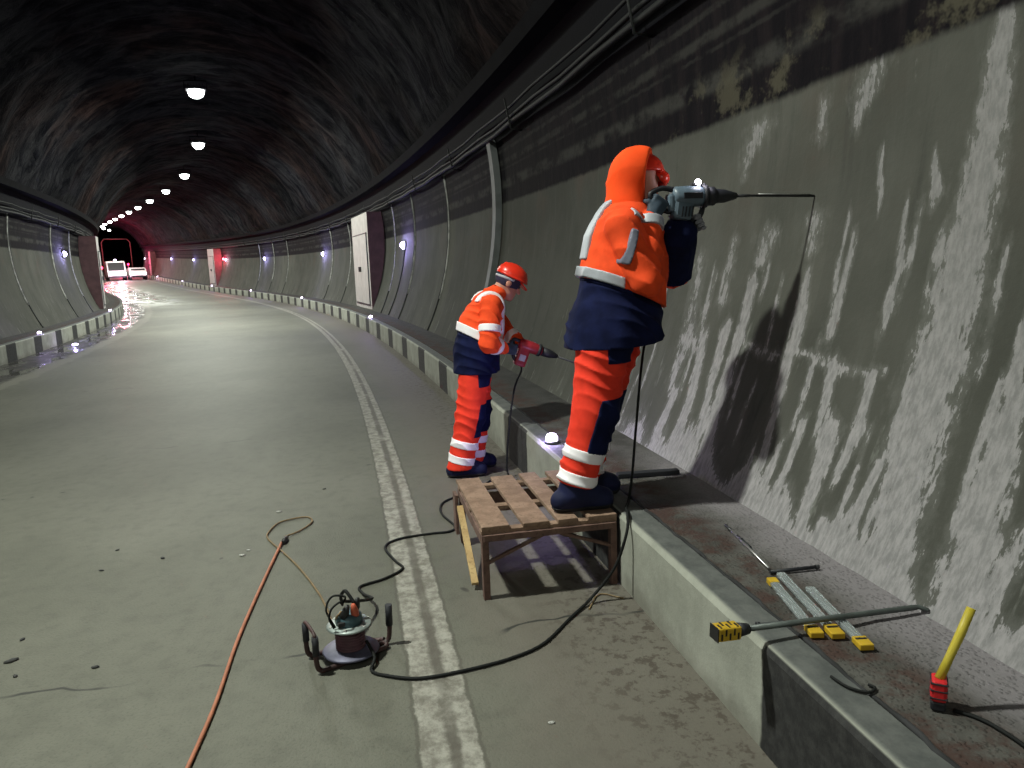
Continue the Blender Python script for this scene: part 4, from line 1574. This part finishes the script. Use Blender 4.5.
boot(w1, 0.045, 0.105, 0.245, 0.0, yaw=0.1)
legA = chain([wA, kA, hA], [0.094, 0.116, 0.152], 0.03)
legB = chain([wB, kB, hB], [0.090, 0.112, 0.150], 0.03)
legAw = wrinkle(legA, 0.0095, 26, (0.6, 0.3, 1.0), 0.4)
legBw = wrinkle(legB, 0.0095, 26, (0.6, 0.3, 1.0), 2.0)
tro = inter(uni([legAw, legBw, cap((0.16, -0.04, 0.95), (0.17, 0.04, 0.97), 0.15)], 0.03), plane((-0.08, 0, 0.14), (-0.25, 0, -1)), plane((0, 0, 0.868), (0, 0, 1)))
tr1 = mesh_sdf('trousers', tro, (-0.25, -0.35, 0.03), (0.45, 0.35, 1.08), 0.007, M['redorange'], w1)


def leg_marks(parent, leg, a, k, zs, pad, padx):
    for zc, hh in zs:
        t = (zc - a[2]) / (k[2] - a[2])
        c = along(a, k, t)
        n = U(V3(k) - V3(a))
        mesh_sdf('reflective_band', inter(grow(leg, 0.006), slab(c, n, hh)), c - 0.2, c + 0.2, 0.0055, M['band'], parent)
    z0, z1 = pad
    ta = U(V3(k) - V3(a))
    pl = plane(V3(a) + V3((padx, 0, 0)), V3((-ta[2], 0, ta[0])))
    kk = along(a, k, 0.6)
    mesh_sdf('knee_patch', inter(grow(leg, 0.005), pl, plane((0, 0, z1), (0, 0, 1)), plane((0, 0, z0), (0, 0, -1))), (kk[0] - 0.25, kk[1] - 0.2, z0 - 0.05), (kk[0] + 0.25, kk[1] + 0.2, z1 + 0.05), 0.0055, M['navy'], parent)


leg_marks(tr1, legAw, wA, kA, ((0.295, 0.029), (0.175, 0.029)), (0.27, 0.585), -0.022)
leg_marks(tr1, legBw, wB, kB, ((0.295, 0.029), (0.175, 0.029)), (0.27, 0.585), -0.022)
mesh_sdf('pocket_flap', inter(grow(legAw, 0.007), rbox((0.150, -0.25, 0.825), (0.080, 0.2, 0.062), 0.004)), (0.0, -0.35, 0.7), (0.32, 0.0, 0.92), 0.0055, M['navy'], tr1)
skirt = chain([(0.165, 0, 0.80), (0.185, 0, 0.92), (0.22, 0, 1.13), (0.23, 0, 1.26)], [0.252, 0.236, 0.196, 0.182], 0.05, (1, 0.95, 1))
sk = inter(wrinkle(skirt, 0.009, 28, (0.25, 0.2, 1.0), 1.1), plane((0, 0, 0.832), (0.06, 0, -1)), plane((0, 0, 1.25), (0, 0, 1)))
coat = mesh_sdf('coat_skirt', sk, (-0.16, -0.33, 0.76), (0.52, 0.33, 1.28), 0.007, M['navy'], w1)
mesh_sdf('waist_belt', inter(grow(skirt, 0.006), slab((0.2, 0, 1.125), (0.42, 0, 1), 0.028), plane((0.20, 0, 0), (1, 0, 0))), (-0.1, -0.3, 1.0), (0.3, 0.3, 1.3), 0.006, M['navy'], coat)
tors = chain([(0.225, 0, 1.02), (0.235, 0, 1.20), (0.250, 0, 1.36), (0.265, 0, 1.45)], [0.222, 0.212, 0.190, 0.14], 0.06, (1, 0.95, 1))
shou = cap((0.185, -0.145, 1.440), (0.31, 0.155, 1.455), 0.088)
armR = chain([shR, elR, along(elR, wrR, 0.96)], [0.088, 0.078, 0.052], 0.012)
armL = chain([shL, elL, along(elL, wrL, 0.5)], [0.092, 0.080, 0.066], 0.03)
upper = uni([uni([tors, shou], 0.07), armR, armL], 0.012)
hemp, hemn = (0.02, 0, 1.185), (-0.40, 0.0, -1)
jk = inter(wrinkle(upper, 0.011, 21, (0.7, 0.5, 0.8), 0.2), lambda P: np.where(P[:, 1] > -0.5, plane(hemp, hemn)(P), np.minimum(plane(hemp, hemn)(P), armR(P) - 0.01)))
jac = mesh_sdf('jacket', jk, (-0.05, -0.43, 0.96), (0.72, 0.36, 1.60), 0.007, M['orange'], w1)
mesh_sdf('reflective_band', inter(grow(wrinkle(uni([tors, shou], 0.07), 0.011, 21, (0.7, 0.5, 0.8), 0.2), 0.012), slab((0.02, 0, 1.213), (0.40, 0, 1), 0.025), plane((0.16, 0, 0), (1, 0, 0))), (-0.05, -0.3, 1.1), (0.25, 0.3, 1.3), 0.0055, M['greyband'], jac)
for y in (0.0, ):
    mesh_sdf('reflective_band', inter(grow(uni([tors, shou], 0.07), 0.012), slab((0, y, 0), (0, 1, 0), 0.05), plane((0.26, 0, 0), (1, 0, 0)), plane((0, 0, 1.28), (0, 0, -1))), (-0.05, y - 0.09, 1.2), (0.3, y + 0.09, 1.6), 0.0055, M['greyband'], jac)
mesh_sdf('reflective_band', inter(grow(armR, 0.013), rbox((0.165, -0.35, 1.33), (0.018, 0.2, 0.085), 0.004, np.stack([U((1, 0, -0.32)), U((0, 1, 0)), U((0.32, 0, 1))], 1))), (0.05, -0.42, 1.2), (0.32, -0.18, 1.5), 0.0055, M['greyblue'], jac)
cW = along(elR, wrR, 0.90)
mesh_sdf('reflective_band', inter(grow(armR, 0.013), slab(cW, wrR - elR, 0.026)), cW - 0.12, cW + 0.12, 0.005, M['greyband'], jac)
slv = inter(chain([along(elL, shL, 0.2), elL, along(elL, wrL, 0.95)], [0.096, 0.098, 0.092], 0.02), plane(along(elL, wrL, 0.0), -(wrL - elL) * 1.0))
mesh_sdf('forearm_cover', wrinkle(slv, 0.004, 30), (0.38, -0.26, 1.02), (0.78, 0.32, 1.58), 0.006, M['navy'], jac)
gR = inter(uni([HR, cap(wrR, along(wrR, elR, 0.22), 0.036, 0.046)], 0.02))
mesh_sdf('glove', gR, (0.2, -0.25, 1.38), (0.52, 0.05, 1.66), 0.004, M['glove'], w1)
gL = uni([HL, cap(wrL, along(wrL, elL, 0.22), 0.034, 0.042)], 0.02)
mesh_sdf('glove', gL, (0.44, -0.2, 1.28), (0.74, 0.15, 1.56), 0.004, M['gloveg'], w1)
# hood over a red helmet
ho = uni([ell(H0 + V3((-0.012, 0, -0.004)), (0.142, 0.124, 0.142)), cap((0.270, 0, 1.54), (0.30, 0, 1.64), 0.122, 0.108), cap((0.255, 0, 1.60), (0.28, 0, 1.70), 0.10, 0.10), cap(H0 + V3((0.02, -0.02, 0.080)), H0 + V3((0.075, -0.02, 0.065)), 0.055, 0.05)], 0.035)
hi = uni([ell(H0 + V3((0.012, 0, -0.015)), (0.124, 0.108, 0.116)), cap(H0 + V3((0.05, 0, -0.01)), H0 + V3((0.25, 0, -0.03)), 0.085, 0.12), cap((0.31, 0, 1.60), (0.45, 0, 1.58), 0.06, 0.07)], 0.02)
hood = inter(sub(wrinkle(ho, 0.007, 20, (0.4, 0.2, 1), 0.7), hi, 0.008), plane((0, 0, 1.50), (0, 0, -1)), plane(H0 + V3((0.058, 0, 0)), (0.86, -0.50, -0.10)))
mesh_sdf('hood', hood, (0.05, -0.2, 1.45), (0.52, 0.2, 1.9), 0.006, M['hood'], w1)
helm = uni([inter(ell(H0 + V3((0.012, 0, 0.015)), (0.116, 0.100, 0.095)), plane(H0 + V3((0, 0, 0.012)), (0, 0, -1))), ell(H0 + V3((0.108, 0, -0.022)), (0.050, 0.072, 0.046))], 0.012)
helm = sub(helm, ell(H0 + V3((0.075, 0, -0.045)), (0.05, 0.064, 0.05)))
mesh_sdf('helmet', helm, H0 - 0.17, H0 + V3((0.22, 0.17, 0.17)), 0.005, M['helmet'], w1)

# the near drill
d1 = empty('hammer_drill', pt(4.0, -0.12, KH) + nrm(4.0) * 0.375 + tan(4.0) * (-0.115) + Vector((0, 0, 1.55)), 'grey rotary hammer drill with lit lamp held by the hooded worker against the wall', 'drill', None, (0, 0, ang4))
q = MB()
q.lathe([(0, 0.075), (0.040, 0.078), (0.050, 0.095), (0.053, 0.16), (0.050, 0.22), (0.044, 0.25), (0.040, 0.262), (0, 0.262)], (0, 0, 0.02), Matrix.Rotation(PI / 2, 3, 'Y'), 20)
q.box((0.125, 0, -0.045), (0.105, 0.085, 0.10), Matrix.Rotation(0.15, 3, 'Y'), 0.02)
q.box((0.075, 0, -0.01), (0.05, 0.07, 0.09), None, 0.015)
q.build('housing', M['drillgrey'], d1)
q = MB()
for i in range(4):
    q.box((0.115 + 0.018 * i, -0.044, -0.055), (0.006, 0.006, 0.05), Matrix.Rotation(0.15, 3, 'Y'))
q.box((0.17, -0.050, 0.022), (0.10, 0.006, 0.03), None, 0.002)
q.build('vent', M['drilldark'], d1)
q = MB()
q.tube(spline([(0.085, 0, 0.055), (0.02, 0, 0.062), (-0.038, 0, 0.032), (0.0, 0, -0.012), (0.04, 0, -0.045), (0.08, 0, -0.055)], 6), 0.0135, 10)
q.build('rear_handle', M['drilldark'], d1)
q = MB(); q.box((0.012, 0, -0.004), (0.03, 0.012, 0.018), Matrix.Rotation(0.64, 3, 'Y'), 0.004); q.build('trigger', M['drilldark'], d1)
q = MB()
q.lathe([(0, 0.262), (0.046, 0.262), (0.047, 0.30), (0.034, 0.305), (0.036, 0.312), (0.033, 0.36), (0.024, 0.395), (0.016, 0.425), (0, 0.425)], (0, 0, 0.02), Matrix.Rotation(PI / 2, 3, 'Y'), 20)
q.build('chuck', M['drilldark'], d1)
tipx = wall_o(KH + 1.565) + 0.12 - 0.375 - 0.004
q = MB()
q.tube([(0.42, 0, 0.02), (0.50, 0, 0.02), (0.502, 0, 0.02), (tipx, 0, 0.013)], [0.008, 0.008, 0.0065, 0.0065], 8)
q.build('drill_bit', M['dsteel'], d1)
q = MB()
q.tube([(0.55, 0, 0.0265), (tipx - 0.02, 0, 0.0205)], [0.0035, 0.0035], 6)
q.build('depth_rod', M['steel'], d1)
q = MB()
q.lathe([(0.050, -0.012), (0.058, -0.012), (0.058, 0.012), (0.050, 0.012)], (0.245, 0, 0.02), Matrix.Rotation(PI / 2, 3, 'Y'), 20, closed=True)
q.tube([(0.245, 0, -0.034), (0.235, 0, -0.06), (0.185, 0, -0.155)], [0.012, 0.0145, 0.015], 12)
q.tube([(0.25, 0.0, 0.07), (0.25, 0, 0.085)], [0.009, 0.007], 8)
q.build('side_handle', M['drilldark'], d1)
q = MB(); q.box((0.205, 0, 0.078), (0.05, 0.034, 0.022), None, 0.006); lamp = q.build('lamp_mount', M['drilldark'], d1)
q = MB(); q.ball((0.212, -0.014, 0.088), 0.016, 2); q.build('lamp_lens', M['workled'], lamp)
power('drill_lamp_glow', 'POINT', d1.location + nrm(4) * 0.245 + tan(4) * (-0.03) + Vector((0, 0, 0.125)), DRILL_W, (0.9, 0.85, 1.0), shadow_soft_size=0.015)

# ------------------------------------------------------------------ far worker in the red helmet, stooping over a red drill
a6 = ref(6.15)[2]
w2 = empty('person', pt(6.15, -0.42, 0), 'worker in red helmet standing on the road, stooping over a dark red drill', 'person', None, (0, 0, a6))
wA, kA, hA = (-0.075, -0.10, 0.075), (0.025, -0.10, 0.48), (0.085, -0.068, 0.86)
wB, kB, hB = (0.06, 0.11, 0.075), (0.115, 0.11, 0.48), (0.115, 0.068, 0.86)
HR, wrR, fgR = grip((0.395, -0.06, 0.985), (0.24, 0, 0.97), (0, -1, 0), 0.015, 1)
HL, wrL, fgL = grip((0.605, 0.075, 0.965), (0, -1, 0), (-0.25, 0, 1), 0.015, -1)
shR, shL = V3((0.205, -0.19, 1.335)), V3((0.24, 0.18, 1.345))
elR, elL = V3((0.165, -0.275, 1.06)), V3((0.40, 0.24, 1.10))
H0 = V3((0.39, 0, 1.50))
fd = U((0.84, -0.03, -0.54))
lf = U(np.cross((0, 0, 1), fd))
Rh = np.stack([fd, lf, np.cross(fd, lf)], 1)
hw = lambda x, y, z: H0 + Rh @ V3((x, y, z))
body = uni([chain([(-0.065, -0.10, 0.07), kA, hA], [0.04, 0.053, 0.075], 0.03), chain([(0.06, 0.11, 0.07), kB, hB], [0.04, 0.053, 0.075], 0.03),
            cap((-0.10, -0.10, 0.05), (0.06, -0.10, 0.045), 0.03), cap((0.02, 0.11, 0.05), (0.19, 0.11, 0.045), 0.03),
            chain([(0.10, 0, 0.88), (0.13, 0, 1.05), (0.175, 0, 1.22), (0.215, 0, 1.33)], [0.12, 0.115, 0.125, 0.09], 0.05, (1, 0.85, 1)),
            cap(shR, shL, 0.055), chain([shR, elR, wrR], [0.05, 0.043, 0.03], 0.02), chain([shL, elL, wrL], [0.05, 0.043, 0.03], 0.02),
            cap((0.24, 0, 1.36), hw(-0.03, 0, -0.05), 0.062, 0.056), head_sdf(H0, Rh)], 0.022)
body = uni([body, grow(HR, -0.003), grow(HL, -0.003)], 0.003)
mesh_sdf('body', body, (-0.2, -0.4, 0), (0.75, 0.4, 1.68), 0.0065, M['skin'], w2)
for s in (-1, 1):
    q = MB(); q.ball(tuple(hw(0.083, s * 0.033, 0.010)), 0.0125, 2); q.build('eye', M['eye'], w2)
boot(w2, -0.06, -0.10, 0.14, 0.0, yaw=-0.05)
boot(w2, 0.065, 0.11, 0.265, 0.0, yaw=0.1)
legA = chain([wA, kA, hA], [0.100, 0.112, 0.128], 0.03)
legB = chain([wB, kB, hB], [0.100, 0.112, 0.128], 0.03)
legAw = wrinkle(legA, 0.0095, 26, (0.5, 0.3, 1.0), 1.4)
legBw = wrinkle(legB, 0.0095, 26, (0.5, 0.3, 1.0), 3.0)
tro = inter(uni([legAw, legBw, cap((0.10, -0.03, 0.90), (0.10, 0.03, 0.90), 0.13)], 0.03), plane((0, 0, 0.07), (0, 0, -1)), plane((0, 0, 0.98), (0, 0, 1)))
tr2 = mesh_sdf('trousers', tro, (-0.25, -0.32, 0.03), (0.36, 0.32, 1.0), 0.007, M['redorange'], w2)
leg_marks(tr2, legAw, wA, kA, ((0.265, 0.030), (0.145, 0.030)), (0.32, 0.58), 0.045)
leg_marks(tr2, legBw, wB, kB, ((0.265, 0.030), (0.145, 0.030)), (0.32, 0.58), 0.0)
mesh_sdf('pocket_flap', inter(grow(legAw, 0.007), rbox((0.17, -0.22, 0.775), (0.085, 0.2, 0.06), 0.004)), (0.06, -0.32, 0.65), (0.34, 0.0, 0.86), 0.0055, M['navy'], tr2)
tors = chain([(0.105, 0, 0.82), (0.115, 0, 0.98), (0.16, 0, 1.18), (0.21, 0, 1.31)], [0.182, 0.170, 0.162, 0.13], 0.06, (1, 0.80, 1))
shou = cap((0.215, -0.145, 1.335), (0.235, 0.145, 1.345), 0.085)
armR = chain([shR, elR, along(elR, wrR, 0.93)], [0.086, 0.076, 0.054], 0.015)
armL = chain([shL, elL, along(elL, wrL, 0.93)], [0.086, 0.078, 0.054], 0.03)
trunk = uni([tors, shou], 0.07)
collar = cap((0.24, 0, 1.36), (0.30, 0, 1.43), 0.088, 0.078)
up = uni([uni([trunk, collar], 0.03), armR, armL], 0.014)
bn = V3((0.46, 0, 0.89))
bp = V3((0.0, 0, 1.135))
jk = inter(wrinkle(up, 0.010, 24, (0.6, 0.4, 0.9), 0.9), lambda P: np.minimum(plane(bp, -bn)(P), np.minimum(armR(P), armL(P)) - 0.008))
jk = inter(jk, lambda P: -(np.linalg.norm(P - V3((0.315, 0, 1.455)), axis=1) - 0.055))
jac = mesh_sdf('jacket', jk, (-0.1, -0.4, 0.9), (0.6, 0.38, 1.52), 0.0065, M['orange'], w2)
low = inter(wrinkle(tors, 0.008, 24, (0.4, 0.3, 1.0), 2.2), plane(bp + bn * 0.02, bn), plane((0, 0, 0.815), (0, 0, -1)))
coat = mesh_sdf('coat_skirt', low, (-0.12, -0.28, 0.78), (0.34, 0.28, 1.25), 0.0065, M['navy'], w2)
mesh_sdf('reflective_band', inter(grow(trunk, 0.014), slab(bp + bn * 0.032, bn, 0.033)), (-0.1, -0.3, 0.9), (0.42, 0.3, 1.3), 0.0055, M['band'], jac)
mesh_sdf('reflective_band', inter(grow(armR, 0.007), slab(along(shR, elR, 0.62), elR - shR, 0.028)), (0.0, -0.42, 1.0), (0.36, -0.1, 1.35), 0.0055, M['band'], jac)
for arm, el, wr in ((armR, elR, wrR), (armL, elL, wrL)):
    c = along(el, wr, 0.42)
    mesh_sdf('reflective_band', inter(grow(arm, 0.007), slab(c, wr - el, 0.026)), c - 0.13, c + 0.13, 0.0055, M['band'], jac)
for y in (-0.115, 0.115):
    mesh_sdf('reflective_band', inter(grow(trunk, 0.010), slab((0, y, 0), (0, 1, 0), 0.026), plane((0, 0, 1.17), (-0.35, 0, -1)), (lambda P: np.minimum(0.20 - P[:, 0], 1.37 - P[:, 2])), lambda P: np.minimum((P[:, 2] - 1.45), 0.17 - P[:, 0])), (0.0, y - 0.06, 1.0), (0.42, y + 0.06, 1.5), 0.0055, M['band'], jac)
mesh_sdf('glove', uni([HR, cap(wrR, along(wrR, elR, 0.25), 0.036, 0.046)], 0.02), (0.2, -0.25, 0.85), (0.52, 0.08, 1.14), 0.004, M['glove'], w2)
mesh_sdf('glove', uni([HL, cap(wrL, along(wrL, elL, 0.25), 0.036, 0.046)], 0.02), (0.4, -0.08, 0.85), (0.75, 0.25, 1.16), 0.004, M['glove'], w2)
skull = ell(hw(-0.008, 0, 0.035), (0.100, 0.078, 0.095), Rh)
cl = inter(grow(skull, 0.012), plane(hw(0, 0, -0.035), Rh @ V3((0.25, 0, -1))), plane(hw(0.080, 0, 0), Rh @ V3((1, 0, -0.2))))
mesh_sdf('cap_liner', cl, H0 - 0.18, H0 + 0.18, 0.0055, M['liner'], w2)
dome = inter(ell(hw(0.0, 0, 0.060), (0.130, 0.108, 0.100), Rh), plane(hw(0, 0, 0.052), Rh @ V3((0.15, 0, -1))))
rim = inter(ell(hw(0.012, 0, 0.050), (0.150, 0.116, 0.03), Rh), slab(hw(0.0, 0, 0.048), Rh @ V3((0.15, 0, -1)), 0.006))
brim = inter(ell(hw(0.11, 0, 0.040), (0.065, 0.085, 0.03), Rh), slab(hw(0.11, 0, 0.034), Rh @ V3((0.35, 0, 1)), 0.006))
ridge = cap(hw(-0.09, 0, 0.120), hw(0.085, 0, 0.125), 0.016)
he = mesh_sdf('helmet', uni([dome, rim, brim, inter(ridge, grow(ell(hw(0.0, 0, 0.060), (0.130, 0.108, 0.100), Rh), 0.006))], 0.008), H0 - 0.22, H0 + 0.24, 0.0055, M['helmet'], w2)
ba = inter(grow(skull, 0.017), slab(hw(0, 0, 0.028), Rh @ V3((0.15, 0, -1)), 0.010), plane(hw(0.02, 0, 0), Rh @ V3((1, 0, 0))))
mesh_sdf('helmet_strap', ba, H0 - 0.18, H0 + 0.18, 0.0055, M['greyband'], he)

# the red drill
o2 = V3((0.395, -0.06, 0.985))
tipz = 0.72
tipx = wall_o(tipz) + 0.42 - 0.010
ax = U((tipx - (o2[0] + 0.02), 0, tipz - (o2[2] + 0.055)))
d2 = empty('hammer_drill', w2.location + nrm(6.15) * o2[0] + tan(6.15) * o2[1] + Vector((0, 0, o2[2])), 'dark red hammer drill held low by the worker in the red helmet', 'drill', None, (0, 0, a6))
X = Vector(ax); Yv = Vector((0, 1, 0)); Z = X.cross(Yv)
RR = rotm(X, Yv, Z)
q = MB()
b0 = Vector((0.02, 0, 0.055))
RX = rotm(Z * -1, Yv, X)
q.lathe([(0, 0.03), (0.036, 0.035), (0.046, 0.06), (0.048, 0.14), (0.042, 0.20), (0.036, 0.23), (0, 0.23)], b0, RX, 18)
q.box(b0 + X * 0.09 - Z * 0.085, (0.095, 0.08, 0.17), RR, 0.018)
q.build('housing', M['drillred'], d2)
q = MB()
q.lathe([(0, 0.23), (0.037, 0.23), (0.034, 0.30), (0.022, 0.345), (0.014, 0.37), (0, 0.37)], b0, RX, 18)
q.build('chuck', M['drilldark'], d2)
q = MB()
q.tube(spline([b0 + X * 0.04 + Z * 0.02, b0 + X * -0.02 + Z * 0.015, Vector((0.0, 0, 0)) + Z * 0.02, Vector((0.0, 0, -0.05)), b0 + X * 0.05 - Z * 0.135], 6), 0.0145, 10)
q.build('rear_handle', M['drilldark'], d2)
tl = Vector((tipx - o2[0], 0, tipz - o2[2]))
q = MB(); q.tube([b0 + X * 0.36, b0 + (tl - b0) * 0.999], [0.0075, 0.0065], 8); q.build('drill_bit', M['dsteel'], d2)
q = MB()
q.lathe([(0.043, -0.012), (0.050, -0.012), (0.050, 0.012), (0.043, 0.012)], b0 + X * 0.205, RX, 18, closed=True)
q.tube([b0 + X * 0.205 + Vector((0, 0.045, 0)), Vector((0.21, 0.075, -0.02)), Vector((0.21, 0.20, -0.02))], [0.012, 0.0145, 0.015], 12)
q.build('side_handle', M['drilldark'], d2)
q = MB(); q.box(b0 + X * 0.09 - Z * 0.10 + Vector((0, -0.039, 0)), (0.05, 0.006, 0.05), RR, 0.002); q.build('label_plate', M['greyband'], d2)

# ================================================================== CAMERA AND VIEW
cam = bpy.data.cameras.new('camera')
cam.sensor_fit = 'HORIZONTAL'
cam.sensor_width = 36.0
cam.lens = 36.0 * 760.0 / 1024.0
cam.clip_end = 500
cam.clip_start = 0.05
co = bpy.data.objects.new('camera', cam)
COL.objects.link(co)
co.location = (0, 0, 1.65)
p, r = math.radians(9.0), math.radians(2.0)
fw = Vector((0, math.cos(p), -math.sin(p)))
r0 = Vector((1, 0, 0))
u0 = r0.cross(fw)
ri = r0 * math.cos(r) - u0 * math.sin(r)
up_ = u0 * math.cos(r) + r0 * math.sin(r)
co.rotation_euler = rotm(ri, up_, -fw).to_euler()
SC.camera = co

w = bpy.data.worlds.new('world')
w.use_nodes = True
w.node_tree.nodes['Background'].inputs[0].default_value = (*WORLD_C, 1)
w.node_tree.nodes['Background'].inputs[1].default_value = WORLD_S
SC.world = w
SC.view_settings.view_transform = 'Standard'
SC.view_settings.look = 'None'
SC.view_settings.gamma = 1.0
SC.view_settings.use_curve_mapping = False
SC.view_settings.exposure = EXPO
